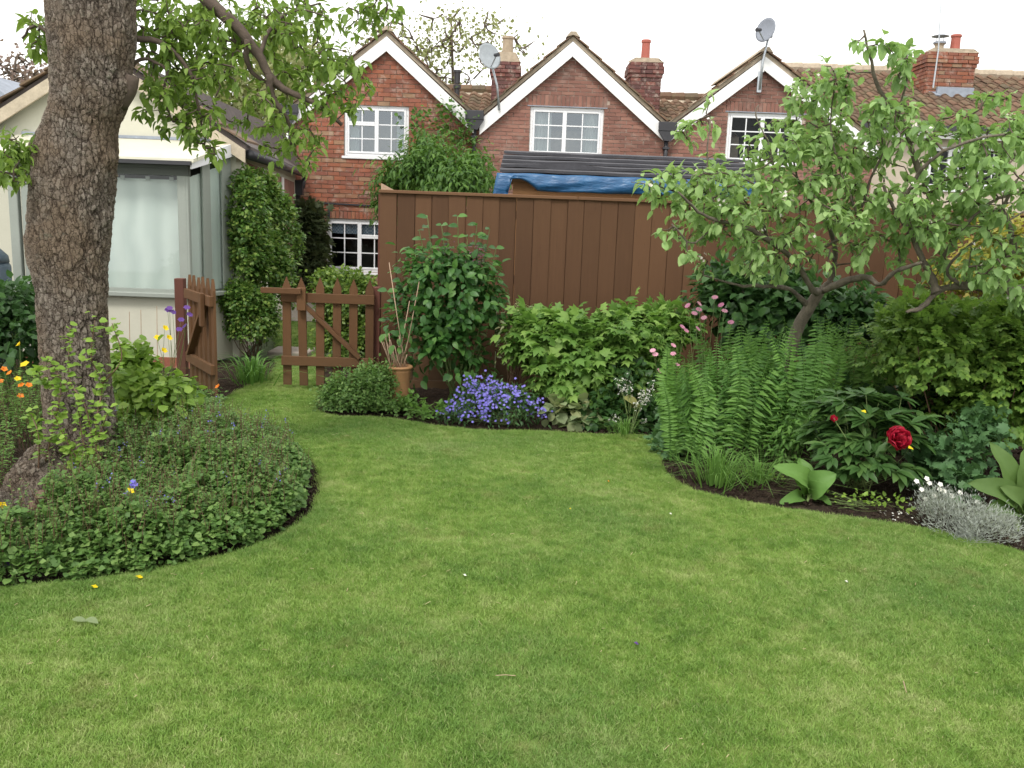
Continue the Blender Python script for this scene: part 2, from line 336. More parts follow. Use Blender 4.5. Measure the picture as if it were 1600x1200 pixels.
# leaf colours
LF = dict(
 pear=((.07, .125, .02), (.125, .2, .035), (.2, .29, .055)), apple=((.085, .14, .05), (.16, .25, .085), (.25, .345, .14)),
 apple2=((.07, .12, .042), (.135, .22, .07), (.22, .32, .12)),
 phil=((.025, .075, .018), (.045, .12, .028), (.11, .22, .045)), lobed=((.055, .12, .022), (.11, .21, .04), (.21, .32, .075)),
 mint=((.045, .092, .024), (.082, .158, .036), (.165, .245, .07)), bright=((.1, .18, .025), (.19, .31, .05), (.27, .38, .075)),
 dark=((.018, .05, .015), (.035, .085, .022), (.055, .12, .03)), box=((.05, .10, .02), (.1, .17, .03), (.2, .26, .05)),
 hedge=((.03, .075, .016), (.075, .14, .028), (.19, .24, .055)), gold=((.3, .33, .04), (.45, .45, .08), (.5, .25, .12)),
 fern=((.04, .1, .02), (.075, .16, .032), (.12, .23, .045)), peony=((.03, .072, .02), (.055, .12, .03), (.095, .17, .045)),
 hosta=((.09, .19, .04), (.13, .26, .06), (.16, .3, .07)), silver=((.3, .34, .3), (.4, .44, .4), (.48, .52, .48)),
 comf=((.06, .11, .03), (.095, .165, .042), (.13, .2, .06)),
 gera=((.045, .11, .04), (.075, .165, .06), (.11, .21, .075)), tuft=((.06, .13, .025), (.1, .2, .04), (.15, .27, .06)),
 far=((.13, .15, .06), (.18, .2, .085), (.22, .24, .1)), red=((.25, .03, .02), (.45, .08, .04), (.5, .2, .08)), farb=((.14, .1, .09), (.2, .14, .12), (.2, .16, .12)),
 climb=((.03, .08, .018), (.08, .17, .028), (.13, .24, .04)), yel=((.4, .38, .1), (.45, .42, .16), (.3, .36, .12)), ivy=((.035, .055, .022), (.06, .085, .032), (.085, .1, .045)),
 wist=((.05, .11, .018), (.11, .2, .032), (.2, .3, .055)), pale=((.2, .27, .13), (.28, .34, .17), (.45, .42, .2)))
GAIN = dict(silver=.9, lobed=1.4, bright=1.25, peony=1.3, pear=1.4, pale=1., gold=.8, yel=.9, red=1., ivy=1.1, farb=1.1, climb=1.15, apple=1.75, apple2=1.8, wist=1.3, hedge=1.75, fern=1.6, mint=1.55, hosta=1.1, gera=1.15)
for k_, v_ in LF.items(): M['L_'+k_] = leafmat(k_+'_leaf', *[tuple(q*GAIN.get(k_, 1.4) for q in c_) for c_ in v_], rough=.42 if k_ in ('phil', 'peony', 'dark', 'hedge', 'box') else .55)
# ---------------------------------------------------------------- leaf templates
def ovate(w=.36, fold=.22, curl=.25, ts=(.3, .65), ws=(1., .85)):
    V = [(0, 0, 0)]
    for t, q in zip(ts, ws):
        x = w*q; z = -curl*t*t
        V += [(-x, t, z+fold*x), (0, t, z), (x, t, z+fold*x)]
    V.append((0, 1, -curl)); n = len(ts); Fc = [(0, 2, 1), (0, 3, 2)]
    for i in range(n-1):
        b = 1+3*i; Fc += [(b, b+1, b+4), (b, b+4, b+3), (b+1, b+2, b+5), (b+1, b+5, b+4)]
    b = 1+3*(n-1); Fc += [(b, b+1, b+3), (b+1, b+2, b+3)]
    return np.array(V, float), np.array(Fc)
def fan(out, cz=0., c=(0, .45)):
    V = [(c[0], c[1], cz)]+[(x, y, z) for x, y, z in out]; n = len(out)
    return np.array(V, float), np.array([(0, i+1, (i+1) % n+1) for i in range(n)])
T_OV = ovate(.3, .25, .3, (.25, .55, .82), (.85, 1., .6)); T_OV2 = ovate(.33, .3, .25); T_RND = ovate(.48, .2, .3, (.3, .72), (1., .85)); T_SM = ovate(.38, .3, .15, (.5,), (1.,))
T_NAR = ovate(.17, .3, .35, (.3, .7), (1., .75)); T_LAN = ovate(.13, .3, .45, (.3, .7), (1., .8)); T_PEAR = ovate(.27, .3, .3); T_RND3 = ovate(.46, .3, .15, (.5,), (1.,)); T_THIN = ovate(.09, .3, .2, (.5,), (1.,)); T_ALT = ovate(.25, .45, .75, (.25, .55, .82), (.85, 1., .6)); T_BIG = ovate(.34, .3, .55, (.15, .35, .6, .85), (.6, 1., .95, .5))
lob = [(0, 0, 0), (.28, .02, -.03), (.5, .25, -.12), (.3, .38, 0), (.52, .72, -.15), (.2, .66, 0), (0, 1., -.2), (-.2, .66, 0), (-.52, .72, -.15), (-.3, .38, 0), (-.5, .25, -.12), (-.28, .02, -.03)]
T_LOB = fan(lob, .06, (0, .38))
gl = []
for i in range(15):
    a_ = math.radians(-150+i*300/14); r_ = .5 if i % 2 == 0 else .33; gl.append((r_*math.sin(a_), .5+r_*math.cos(a_), -.1*(i % 2 == 0)))
T_GER = fan(gl, .03, (0, .5))
def orient(pos, d, up, s):
    d = d/(np.linalg.norm(d, axis=1)[:, None]+1e-9); x = np.cross(d, up); x /= (np.linalg.norm(x, axis=1)[:, None]+1e-9); z = np.cross(x, d)
    return d, x, z
def leafmesh(pos, d, up, s, T):
    tv, tf = T; d, x, z = orient(pos, d, up, s); s = np.broadcast_to(s, (len(pos),))
    V = pos[:, None]+s[:, None, None]*(tv[None, :, 0:1]*x[:, None]+tv[None, :, 1:2]*d[:, None]+tv[None, :, 2:3]*z[:, None])
    Fc = (tf[None]+len(tv)*np.arange(len(pos))[:, None, None]).reshape(-1, 3)
    return V.reshape(-1, 3), Fc, np.repeat(rng.uniform(0, 1, len(pos)), len(tv))
TM = {}
def foliage(parent, pos, d, up, s, T, mat, single=0, name='foliage'):
    """joined foliage, the `single` leaves nearest the viewer as leaf objects that share one mesh"""
    pos = np.asarray(pos, float); s = np.broadcast_to(s, (len(pos),)); n = len(pos)
    m = np.zeros(n, bool)
    if single:
        dist = np.linalg.norm(pos-np.array([0, 0, EYE]), axis=1)+rng.uniform(0, .25, n); m[np.argsort(dist)[:single]] = True
        key = (id(T), mat.name)
        if key not in TM: TM[key] = mesh('leaf', T[0], T[1], mat, smooth=True)
        D, X, Z = orient(pos[m], d[m], up[m], s[m]); org = ORG[parent.name]
        for p_, dd, xx, zz, ss in zip(pos[m]-org, D, X, Z, s[m]):
            o = bpy.data.objects.new('leaf', TM[key]); o.parent = parent; COL.objects.link(o)
            o.matrix_basis = Matrix(((xx[0]*ss, dd[0]*ss, zz[0]*ss, p_[0]), (xx[1]*ss, dd[1]*ss, zz[1]*ss, p_[1]), (xx[2]*ss, dd[2]*ss, zz[2]*ss, p_[2]), (0, 0, 0, 1)))
    if (~m).any():
        V, Fc, r = leafmesh(pos[~m], d[~m], up[~m], s[~m], T)
        o = obj(name, V, Fc, mat, parent, rnd=r, smooth=True)
        if n > 200: o['kind'] = 'stuff'
        return o
def unit(n):
    v = rng.normal(size=(n, 3)); return v/np.linalg.norm(v, axis=1)[:, None]
def blob(ells, n, clumps=60, sig=.06, shell=.5, lump=.15, seed=1, zmin=.02, droop=.2, upw=.6):
    """points on clumps near the surface of ellipsoids [(centre, radii)] -> pos, dir, up"""
    w = np.array([(r[0]*r[1]+r[1]*r[2]+r[0]*r[2]) for c, r in ells]); w = w/w.sum()
    k = rng.choice(len(ells), size=clumps, p=w); C = np.array([e[0] for e in ells])[k]; R = np.array([e[1] for e in ells])[k]
    U = unit(clumps); U[:, 2] = np.where(U[:, 2] < -.5, -U[:, 2], U[:, 2]); rad = 1-shell*rng.uniform(0, 1, clumps)**1.6
    rad *= 1+lump*snoise(U, seed, 2.5); cp = C+U*R*rad[:, None]
    j = rng.integers(0, clumps, n); off = rng.normal(size=(n, 3))*sig
    pos = cp[j]+off; out = U[j]/R[j]; out /= np.linalg.norm(out, axis=1)[:, None]
    ok = pos[:, 2] > zmin; pos, out, j, off = pos[ok], out[ok], j[ok], off[ok]
    d = out*.6+unit(len(pos))*.75+off/sig*.25; d[:, 2] -= droop; up = out*.5+np.array([0, 0, upw])+unit(len(pos))*.35
    return pos, d, up, cp
def ell(px, py, Y, rx, ry, rd=None):
    c = P(px, py, Y); return (c, np.array([rx*Y/F0, rd if rd else rx*Y/F0*.7, ry*Y/F0]))
def stems(parent, base, tips, r=.006, mat=None, name='stem', sag=.0, n=5, sides=5, joined=True):
    mb = MB()
    for t in tips:
        b = base+np.array([*rng.normal(size=2)*.04, 0]) if np.ndim(base) == 1 else base[rng.integers(len(base))]
        t = np.array(t, float); mid = (b+t)/2+rng.normal(size=3)*.08*np.linalg.norm(t-b)
        q = smoothline([b, mid, t], 3); mb.tube(q, np.linspace(r, r*.4, len(q)), sides)
    return mb.build(name, mat or M['stem'], parent, smooth=True)
def shrub(name, label, cat, ells, n, size, T, mat, base=None, clumps=60, sig=.06, shell=.5, lump=.15, single=0, nst=18, stem=None, droop=.2, upw=.6, seed=1, group=None, sj=.35, sr=.006):
    base = np.array(base) if base is not None else np.array([ells[0][0][0], ells[0][0][1], 0.])
    t = thing(name, label, cat, base, group=group)
    pos, d, up, cp = blob(ells, n, clumps, sig, shell, lump, seed, droop=droop, upw=upw)
    s = size*(1+sj*rng.uniform(-1, 1, len(pos)))
    foliage(t, pos, d, up, s, T, mat, single)
    if nst: stems(t, base, cp[rng.integers(0, len(cp), nst)], sr, stem)
    return t
def skeleton(polys, targets, rtip=.003, step=.09, wig=.25, expo=2.3):
    """polys: list of (pts, r0, r1) hand-placed limbs. grows twigs to targets. returns limb and twig builders + twig nodes"""
    nodes = [];
    for pts, ra, rb in polys:
        nodes += [p for p in pts]
    N = np.array(nodes); tips = []; segs = []
    T_ = list(targets); T_.sort(key=lambda t: np.min(np.linalg.norm(N-t, axis=1)))
    for t in T_:
        dd = np.linalg.norm(N-t, axis=1); i = int(np.argmin(dd)); b = N[i]; L = dd[i]
        if L < .03: continue
        k = max(2, int(L/step)+1); u = np.linspace(0, 1, k+1)[:, None]
        q = b*(1-u)+t*u+np.sin(u*math.pi)*(rng.normal(size=3)*.12*L)[None]+np.sin(u*math.pi*2.5)*(rng.normal(size=3)*.04*L)[None]
        q[-1] = t; N = np.vstack([N, q[1:]]); segs.append(q)
    return segs
# ================================================================ SETTING
xx = np.array([[-60, -5], [60, -5], [60, 140], [-60, 140]], float)
o = obj('ground', [(x, y, -.07) for x, y in xx], [[0, 1, 2, 3]], M['earth']); kind(o, 'structure')
LB = [(-260, 975), (-120, 950), (0, 927), (60, 920), (150, 912), (215, 902), (300, 885), (380, 866), (440, 842), (490, 812), (510, 778), (512, 750), (495, 715), (455, 690), (400, 672), (352, 662), (343, 645), (362, 622), (395, 602), (432, 583), (438, 560), (432, 525), (436, 498)]
RB = [(505, 498), (500, 560), (492, 610), (486, 640), (520, 652), (600, 655), (680, 668), (760, 675), (840, 676), (940, 682), (1010, 684), (1022, 700), (1020, 722), (1038, 748), (1075, 768), (1130, 782), (1200, 795), (1280, 806), (1370, 819), (1440, 830), (1500, 843), (1560, 858), (1600, 872), (1750, 912), (1950, 955), (2250, 1010)]
lb = [G(*q)[:2] for q in LB]; rb = [G(*q)[:2] for q in RB]
lb = [tuple(q) for q in smoothline(lb, 4)]; rb = [tuple(q) for q in smoothline(rb, 4)]
lawn_poly = lb+rb+[(8.5, .2), (-6.5, .2), (-6., lb[0][1])]
lp = [(x+.012*math.sin(40*x+17*y), y+.012*math.sin(33*y+21*x)) for x, y in lawn_poly]
tri = tessellate_polygon([[Vector((x, y, 0)) for x, y in lp]]); n = len(lp)
V = [(x, y, 0.) for x, y in lp]+[(x, y, -.06) for x, y in lp]
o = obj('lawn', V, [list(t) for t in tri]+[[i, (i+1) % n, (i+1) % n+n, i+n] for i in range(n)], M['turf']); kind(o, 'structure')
def soilgrid(name, x0, x1, y0, y1, st):
    X, Y = np.meshgrid(np.arange(x0, x1, st), np.arange(y0, y1, st)); q = np.stack([X.ravel(), Y.ravel(), 0*X.ravel()], 1)
    z = -.026+.009*snoise(q, 3, 9)+.008*snoise(q, 4, 40)+rng.normal(size=len(q))*.004; q[:, 2] = np.clip(z, -.06, -.004)
    inside = inpoly(q[:, 0], q[:, 1], lawn_poly); q[:, 2] = np.where(inside, -.045, q[:, 2])
    ny, nx = X.shape; I = np.arange(ny*nx).reshape(ny, nx)
    Fc = np.stack([I[:-1, :-1], I[:-1, 1:], I[1:, 1:], I[1:, :-1]], -1).reshape(-1, 4)
    kind(obj(name, q, Fc, M['soil'], smooth=False), 'structure')
soilgrid('flower_bed_soil', -6, -1.2, 3.2, 9.7, .03)
soilgrid('border_soil', -1.9, 8.6, 3., 8.8, .032)
g0, g1 = G(380, 500), G(640, 470)
o = MB().box((-6, 13.2, -.05), (2, 17.4, .012)).build('gravel_path', M['gravel']); kind(o, 'structure')
pc = P(418, 552, 10.); sl_ = MB().box((-2.75, 9.9, -.03), (-2.3, 10.35, .05)).build('stepping_stone', M['stone'], bevel=.01)
tag(sl_, 'flat stone slab beside the low clipped bush behind the gate', 'paving stone')
# lawn grass tufts
tm = []
for v in range(5):
    nb = 44; b = rng.normal(size=(nb, 3))*[.02, .02, 0]; an = rng.uniform(0, 6.28, nb); L = rng.uniform(.008, .02, nb); ln = rng.uniform(.15, 1.3, nb)
    w = .0011; ca, sa = np.cos(an), np.sin(an); la = rng.uniform(0, 6.28, nb)
    tip = b+np.stack([np.cos(la)*L*ln, np.sin(la)*L*ln, L], 1); mid = b+np.stack([np.cos(la)*L*ln*.3, np.sin(la)*L*ln*.3, L*.6], 1)
    wv_ = np.stack([ca*w, sa*w, 0*ca], 1)
    Vv = np.stack([b-wv_, b+wv_, mid-wv_*.8, mid+wv_*.8, tip], 1).reshape(-1, 3)
    Fc = (np.array([[0, 1, 3], [0, 3, 2], [2, 3, 4]])[None]+5*np.arange(nb)[:, None, None]).reshape(-1, 3)
    tm.append(mesh('grass_tuft', Vv, Fc, M['blade'], rnd=np.repeat(rng.uniform(0, 1, nb), 5)))
def scatter_gn(name, pts, meshes, smin, smax, label=None, cat=None, tilt=0.):
    """one object whose points carry tufts (geometry nodes)"""
    me = bpy.data.meshes.new(name); me.vertices.add(len(pts)); me.vertices.foreach_set('co', np.asarray(pts, np.float32).ravel()); me.update()
    o = bpy.data.objects.new(name, me); COL.objects.link(o); kind(o, 'stuff')
    if label: tag(o, label, cat)
    c = bpy.data.collections.new(name+'_tufts')
    for m_ in meshes: c.objects.link(bpy.data.objects.new('tuft', m_))
    g = bpy.data.node_groups.new(name, 'GeometryNodeTree'); g.interface.new_socket('Geometry', in_out='INPUT', socket_type='NodeSocketGeometry'); g.interface.new_socket('Geometry', in_out='OUTPUT', socket_type='NodeSocketGeometry')
    i = g.nodes.new('NodeGroupInput'); ou = g.nodes.new('NodeGroupOutput'); ci = g.nodes.new('GeometryNodeCollectionInfo'); ci.inputs[0].default_value = c; ci.inputs[1].default_value = True
    ip = g.nodes.new('GeometryNodeInstanceOnPoints'); ip.inputs['Pick Instance'].default_value = True
    rr = g.nodes.new('FunctionNodeRandomValue'); rr.data_type = 'FLOAT_VECTOR'; rr.inputs[0].default_value = (-tilt, -tilt, 0); rr.inputs[1].default_value = (tilt, tilt, 6.28)
    rs = g.nodes.new('FunctionNodeRandomValue'); rs.data_type = 'FLOAT'; rs.inputs[2].default_value = smin; rs.inputs[3].default_value = smax
    L = g.links.new; L(i.outputs[0], ip.inputs['Points']); L(ci.outputs[0], ip.inputs['Instance']); L(rr.outputs[0], ip.inputs['Rotation']); L(rs.outputs[1], ip.inputs['Scale']); L(ip.outputs[0], ou.inputs[0])
    md = o.modifiers.new('scatter', 'NODES'); md.node_group = g
    return o
def lawnpts(n, y0, y1, hw):
    q = np.stack([rng.uniform(-hw, hw, n), rng.uniform(y0, y1, n)], 1); k = inpoly(q[:, 0], q[:, 1], lawn_poly) & (np.abs(q[:, 0]) < q[:, 1]*.75+1.2)
    q = q[k]; return np.stack([q[:, 0], q[:, 1], np.full(len(q), -.001)], 1)
pts = np.vstack([lawnpts(52000, 1.2, 4.2, 4.4), lawnpts(42000, 4.2, 8.2, 5.2), lawnpts(9000, 8.2, 14, 4)])
e_ = np.array(lb+rb); k_ = rng.integers(0, len(e_)-1, 5000); ep = e_[k_]+(e_[np.minimum(k_+1, len(e_)-1)]-e_[k_])*rng.uniform(0, 1, (5000, 1))+rng.normal(size=(5000, 2))*.015
ep = np.stack([ep[:, 0], ep[:, 1], np.full(5000, -.004)], 1)
ep = ep[np.linalg.norm(e_[k_]-e_[np.minimum(k_+1, len(e_)-1)], axis=1) < .6]
scatter_gn('lawn_grass', np.vstack([pts, ep]), tm, .7, 1.35, 'short mown green lawn grass between the two flower borders', 'grass')
# ================================================================ COTTAGES
HY = 17.5
def hp(px, py, Y=HY): q = P(px, py, Y); return (q[0], q[2])
bvar = {}
def brick_mesh(key, i):
    if (key, i) not in bvar:
        V = BOXV+rng.normal(size=(8, 3))*.012; bvar[(key, i)] = mesh('brick', V, BOXF, M[key], rnd=np.full(8, rng.uniform(0, 1)))
    return bvar[(key, i)]
def place_bricks(parent, C, D, key, single, cx):
    """C centres, D sizes"""
    C = np.array(C); D = np.array(D); org = ORG[parent.name]
    sc = np.linalg.norm(C-np.array(cx), axis=1); idx = np.argsort(sc); one = idx[:single]; rest = idx[single:]
    for i in one:
        o = bpy.data.objects.new('brick', brick_mesh(key, int(rng.integers(0, 24)))); o.parent = parent; COL.objects.link(o)
        o.location = C[i]-org; o.scale = D[i]
    if len(rest):
        V, Fc = boxes(C[rest], D[rest]); V += rng.normal(size=V.shape)*.0015
        o = obj('brickwork', V, Fc, M[key], parent, rnd=np.repeat(rng.uniform(0, 1, len(rest)), 8)); kind(o, 'stuff')
def wall_bricks(parent, poly, holes, Yf, key, L=.225, Hc=.072, jt=.011, single=300, centre=(0, 0, 0), soldiers=()):
    p = np.array(poly); C = []; D = []; z = p[:, 1].min()+Hc/2; row = 0; soldiers = [(q[0], q[1], q[2], round(q[3]/Hc)*Hc) for q in soldiers]
    while z < p[:, 1].max():
        x = p[:, 0].min()-L+(L/2 if row % 2 else 0)
        while x < p[:, 0].max():
            x0, x1 = x+jt/2, x+L-jt/2; seg = [(x0, x1)]
            for hx0, hx1, hz0, hz1 in list(holes)+[s_ for s_ in soldiers]:
                if z+Hc/2 > hz0+.01 and z-Hc/2 < hz1-.01:
                    ns = []
                    for a0, a1 in seg:
                        if a1 <= hx0 or a0 >= hx1: ns.append((a0, a1))
                        else:
                            if a0 < hx0-.03: ns.append((a0, hx0-.004))
                            if a1 > hx1+.03: ns.append((hx1+.004, a1))
                    seg = ns
            for a0, a1 in seg:
                a0, a1 = max(a0, p[:, 0].min()+.004), min(a1, p[:, 0].max()-.004)
                if a1-a0 < .04: continue
                cxm = (a0+a1)/2
                if inpoly(np.array([a0, cxm, a1]), np.array([z, z, z]), poly).sum() >= 2:
                    C.append((cxm+rng.normal()*.002, Yf-.004+rng.normal()*.0025, z+rng.normal()*.0015)); D.append((a1-a0, .03, Hc-jt+rng.normal()*.002))
            x += L
        z += Hc; row += 1
    for sx0, sx1, sz0, sz1 in soldiers:
        k = int((sx1-sx0)/.075); w = (sx1-sx0)/k
        for i in range(k): C.append((sx0+w*(i+.5), Yf-.007, (sz0+sz1)/2+rng.normal()*.002)); D.append((w-jt, .03, sz1-sz0-jt))
    place_bricks(parent, C, D, key, single, centre)
def wall_with_holes(poly, holes, y0, y1, name, mat, parent):
    """solid wall in strips so that the window openings are real"""
    mb = MB(); p = np.array(poly); xs = sorted(set([p[:, 0].min(), p[:, 0].max()]+[q[0] for q in p]+[h for hh in holes for h in hh[:2]]))
    def top(x):
        zs = []
        for i in range(len(p)):
            a_, b_ = p[i], p[(i+1) % len(p)]
            if min(a_[0], b_[0])-1e-9 <= x <= max(a_[0], b_[0])+1e-9 and abs(a_[0]-b_[0]) > 1e-9:
                zs.append(a_[1]+(b_[1]-a_[1])*(x-a_[0])/(b_[0]-a_[0]))
        return max(zs), min(zs)
    for xa, xb in zip(xs[:-1], xs[1:]):
        if xb-xa < 1e-6: continue
        e = 1e-6; ta, ba = top(xa+e); tb, bb = top(xb-e); xm = (xa+xb)/2; hs = sorted([(h[2], h[3]) for h in holes if h[0]-1e-6 <= xm <= h[1]+1e-6]); z = ba
        for h0, h1 in hs:
            mb.prism([(xa, z), (xb, z), (xb, h0), (xa, h0)], y0, y1); z = h1
        mb.prism([(xa, z), (xb, z), (xb, tb), (xa, ta)], y0, y1)
    return mb.build(name, mat, parent)
def window(parent, x0, x1, z0, z1, Y, lights, curtain=None, glassmat=None, label=None, fr=.055):
    """lights: list of (x0,x1,z0,z1 fractions, cols, rows)"""
    mb = MB(); w = x1-x0; h = z1-z0; y0, y1 = Y+.03, Y+.1
    mb.box((x0, y0, z0), (x0+fr, y1, z1)); mb.box((x1-fr, y0, z0), (x1, y1, z1)); mb.box((x0+fr, y0, z1-fr), (x1-fr, y1, z1)); mb.box((x0+fr, y0, z0), (x1-fr, y1, z0+fr))
    t = mb.build('window', M['white'], parent, bevel=.006)
    if label: t['label'] = label
    ix0, ix1, iz0, iz1 = x0+fr, x1-fr, z0+fr, z1-fr
    for (a0, a1, b0, b1, nc, nr) in lights:
        lx0, lx1, lz0, lz1 = ix0+(ix1-ix0)*a0, ix0+(ix1-ix0)*a1, iz0+(iz1-iz0)*b0, iz0+(iz1-iz0)*b1; s_ = .038; c = MB(); yy0, yy1 = Y+.018, Y+.08
        c.box((lx0, yy0, lz0), (lx0+s_, yy1, lz1)); c.box((lx1-s_, yy0, lz0), (lx1, yy1, lz1)); c.box((lx0+s_, yy0, lz1-s_), (lx1-s_, yy1, lz1)); c.box((lx0+s_, yy0, lz0), (lx1-s_, yy1, lz0+s_))
        c.build('casement', M['white'], t, bevel=.005)
        gx0, gx1, gz0, gz1 = lx0+s_, lx1-s_, lz0+s_, lz1-s_; gb = MB(); bw = .02
        for i in range(1, nc): xm = gx0+(gx1-gx0)*i/nc; gb.box((xm-bw/2, Y+.032, gz0), (xm+bw/2, Y+.066, gz1))
        for j in range(1, nr): zm = gz0+(gz1-gz0)*j/nr; gb.box((gx0, Y+.034, zm-bw/2), (gx1, Y+.064, zm+bw/2))
        if gb.n: gb.build('glazing_bar', M['white'], t)
        for i in range(nc):
            for j in range(nr):
                pa = gx0+(gx1-gx0)*i/nc; pb = gx0+(gx1-gx0)*(i+1)/nc; qa = gz0+(gz1-gz0)*j/nr; qb = gz0+(gz1-gz0)*(j+1)/nr
                tl = rng.normal(size=4)*.0008
                obj('pane', [(pa, Y+.049+tl[0], qa), (pb, Y+.049+tl[1], qa), (pb, Y+.049+tl[2], qb), (pa, Y+.049+tl[3], qb)], [[0, 1, 2, 3]], glassmat or M['glass'], t)
    MB().box((x0-.04, Y-.05, z0-.05), (x1+.04, Y+.1, z0-.003)).build('sill', M['white'], t, bevel=.006)
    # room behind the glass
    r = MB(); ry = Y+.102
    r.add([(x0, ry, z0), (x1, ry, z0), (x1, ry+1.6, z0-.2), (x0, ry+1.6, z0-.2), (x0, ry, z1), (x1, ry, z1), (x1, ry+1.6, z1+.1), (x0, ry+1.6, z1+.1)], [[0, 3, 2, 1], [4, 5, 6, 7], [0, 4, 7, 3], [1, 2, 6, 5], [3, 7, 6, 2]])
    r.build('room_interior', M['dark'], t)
    for (ca, cb, za, zb, cm) in (curtain or []):
        X = np.linspace(x0+w*ca, x0+w*cb, 30); yv = ry+.06+.018*np.sin(np.arange(30)*1.35); Vv = [(x, y, z0+h*za) for x, y in zip(X, yv)]+[(x, y, z0+h*zb) for x, y in zip(X, yv)]
        obj('curtain', Vv, [[i, i+1, i+31, i+30] for i in range(29)], cm, t, smooth=True)
    return t
def pantile_mesh(name='tile', L=.34, w=.27, mat=None, rv=0.):
    V = []; nx = 7
    for j in (0, 1):
        for i in range(nx):
            u = i/(nx-1); z = .035*math.sin(u*2*math.pi*.95)+(.0 if j else .03); V.append((u*w*1.06-w*.53, (j-.5)*L*1.12, z))
    for i in range(nx): u = i/(nx-1); V.append((u*w*1.06-w*.53, -.5*L*1.12, .035*math.sin(u*2*math.pi*.95)+.012))
    Fc = [[i, i+1, nx+i+1, nx+i] for i in range(nx-1)]+[[2*nx+i, 2*nx+i+1, i+1, i] for i in range(nx-1)]
    return mesh(name, V, Fc, mat or M['pantile'], rnd=np.full(len(V), rv), smooth=True)
ptm = [pantile_mesh(rv=q) for q in np.linspace(0, 1, 12)]
def tiled_slope(roof, a, b, up, nc, nr, single=300, w=.27, L=.31):
    """a: eaves left corner, b: eaves right corner, up: vector from eaves to ridge"""
    a, b, up = map(np.array, (a, b, up)); ex = (b-a)/np.linalg.norm(b-a); ey = up/np.linalg.norm(up); ez = np.cross(ex, ey); org = ORG[roof.name]; k = 0
    nc = int(np.linalg.norm(b-a)/w); nr = int(np.linalg.norm(up)/L)
    rest = MB(); rr = []
    for j in range(nr-1, -1, -1):
        for i in range(nc):
            c = a+ex*(i+.5)*w+ey*(j+.5)*L+ez*(.02+rng.normal()*.003)-org; tl = rng.normal()*.012
            M4 = Matrix(((ex[0], ey[0], ez[0], c[0]), (ex[1], ey[1], ez[1], c[1]), (ex[2], ey[2], ez[2], c[2]), (0, 0, 0, 1))) @ Matrix.Rotation(tl, 4, 'Z')
            if k < single:
                o = bpy.data.objects.new('tile', ptm[int(rng.integers(0, 12))]); o.parent = roof; COL.objects.link(o); o.matrix_basis = M4
            else:
                me = ptm[0]; Vv = np.array([M4 @ v.co for v in me.vertices])+org; rest.add(Vv, [list(p_.vertices) for p_ in me.polygons]); rr += [rng.uniform()]*len(Vv)
            k += 1
    if rest.n: kind(rest.build('tiling', M['pantile'], roof, smooth=True, rnd=rr), 'stuff')
def gable(name, label, pk, lf, rf, zbot, holes, soldiers, key, mort, Lb, Hc, centre, xl=None, xr=None, wallpoly=None, depth=4.2, zc=0):
    """pk, lf, rf: px of the outer roof apex and feet (bottom of bargeboard)"""
    px, pz = hp(*pk); lx, lz = hp(*lf); rx, rz = hp(*rf)
    t = thing(name, label, 'house', ((lx+rx)/2, HY, 0))
    bw = .2; wl = xl if xl is not None else lx+.02; wr = xr if xr is not None else rx-.02
    poly = [(wl, zbot), (wr, zbot), (wr, rz+.08), (px, pz-.12), (wl, min(lz+.08, 9))]
    wall_with_holes(poly, holes, HY, HY+.22, 'wall', M[mort], t)
    wall_bricks(t, poly, holes, HY, key, Lb, Hc, soldiers=soldiers, centre=centre)
    rf_ = MB()
    # roof slabs
    th = .07
    for (fx, fz, sg) in ((lx-.02, lz, -1), (rx+.02, rz, 1)):
        rf_.prism([(px, pz), (px, pz-th*1.2), (fx, fz+.16-th), (fx, fz+.16)], HY-.1, HY+depth)
    roof = rf_.build('roof', M['verge'], t)
    for (fx, fz, sg) in ((lx, lz, -1), (rx, rz, 1)):
        d = np.array([fx-px, fz+.16-pz]); L = np.linalg.norm(d); d /= L; nr_ = np.array([d[1], -d[0]])*(-sg) if True else None
        nr_ = np.array([-d[1], d[0]]);  nr_ = nr_ if nr_[1] > 0 else -nr_
        # bargeboard
        o0 = -.075
        a0 = np.array([px, pz-.075/ max(.3, abs(d[0]))]); a1 = np.array([px, pz-.30/max(.3, abs(d[0]))*.92]); b0 = np.array([fx, fz+.16-.075/abs(d[0])]); b1 = np.array([fx, fz+.16-.30/abs(d[0])*.92])
        MB().prism([tuple(a0), tuple(b0), tuple(b1), tuple(a1)], HY-.125, HY-.085).build('bargeboard', M['barge'], roof)
        k = int(L/.3)
        for i in range(k):
            u0_, u1_ = i*L/k, (i+1)*L/k+.03; q0 = np.array([px, pz])+d*u0_; q1 = np.array([px, pz])+d*u1_
            lo, hi = .012, .03
            poly2 = [tuple(q0+nr_*.004), tuple(q1+nr_*.024), tuple(q1+nr_*.05), tuple(q0+nr_*.022)]
            MB().prism(poly2, HY-.16+rng.normal()*.006, HY+.3).build('tile', M['pantile'], roof, rnd=np.full(8, rng.uniform()))
    rd = MB(); rd.prism([(px-.13, pz-.03), (px-.05, pz+.07), (px+.05, pz+.07), (px+.13, pz-.03), (px, pz+.01)], HY-.17, HY+depth); rd.build('ridge_tile', M['verge'], roof, smooth=False)
    return t, (px, pz), (lx, lz), (rx, rz)
def winpx(x0, y0, x1, y1):
    a_, b_ = hp(x0, (y0)), hp(x1, y1); return (a_[0], b_[0], b_[1], a_[1])
XV1 = (hp(741, 192)[0]+hp(750, 194)[0])/2; XV2 = (hp(1036, 204)[0]+hp(1048, 204)[0])/2
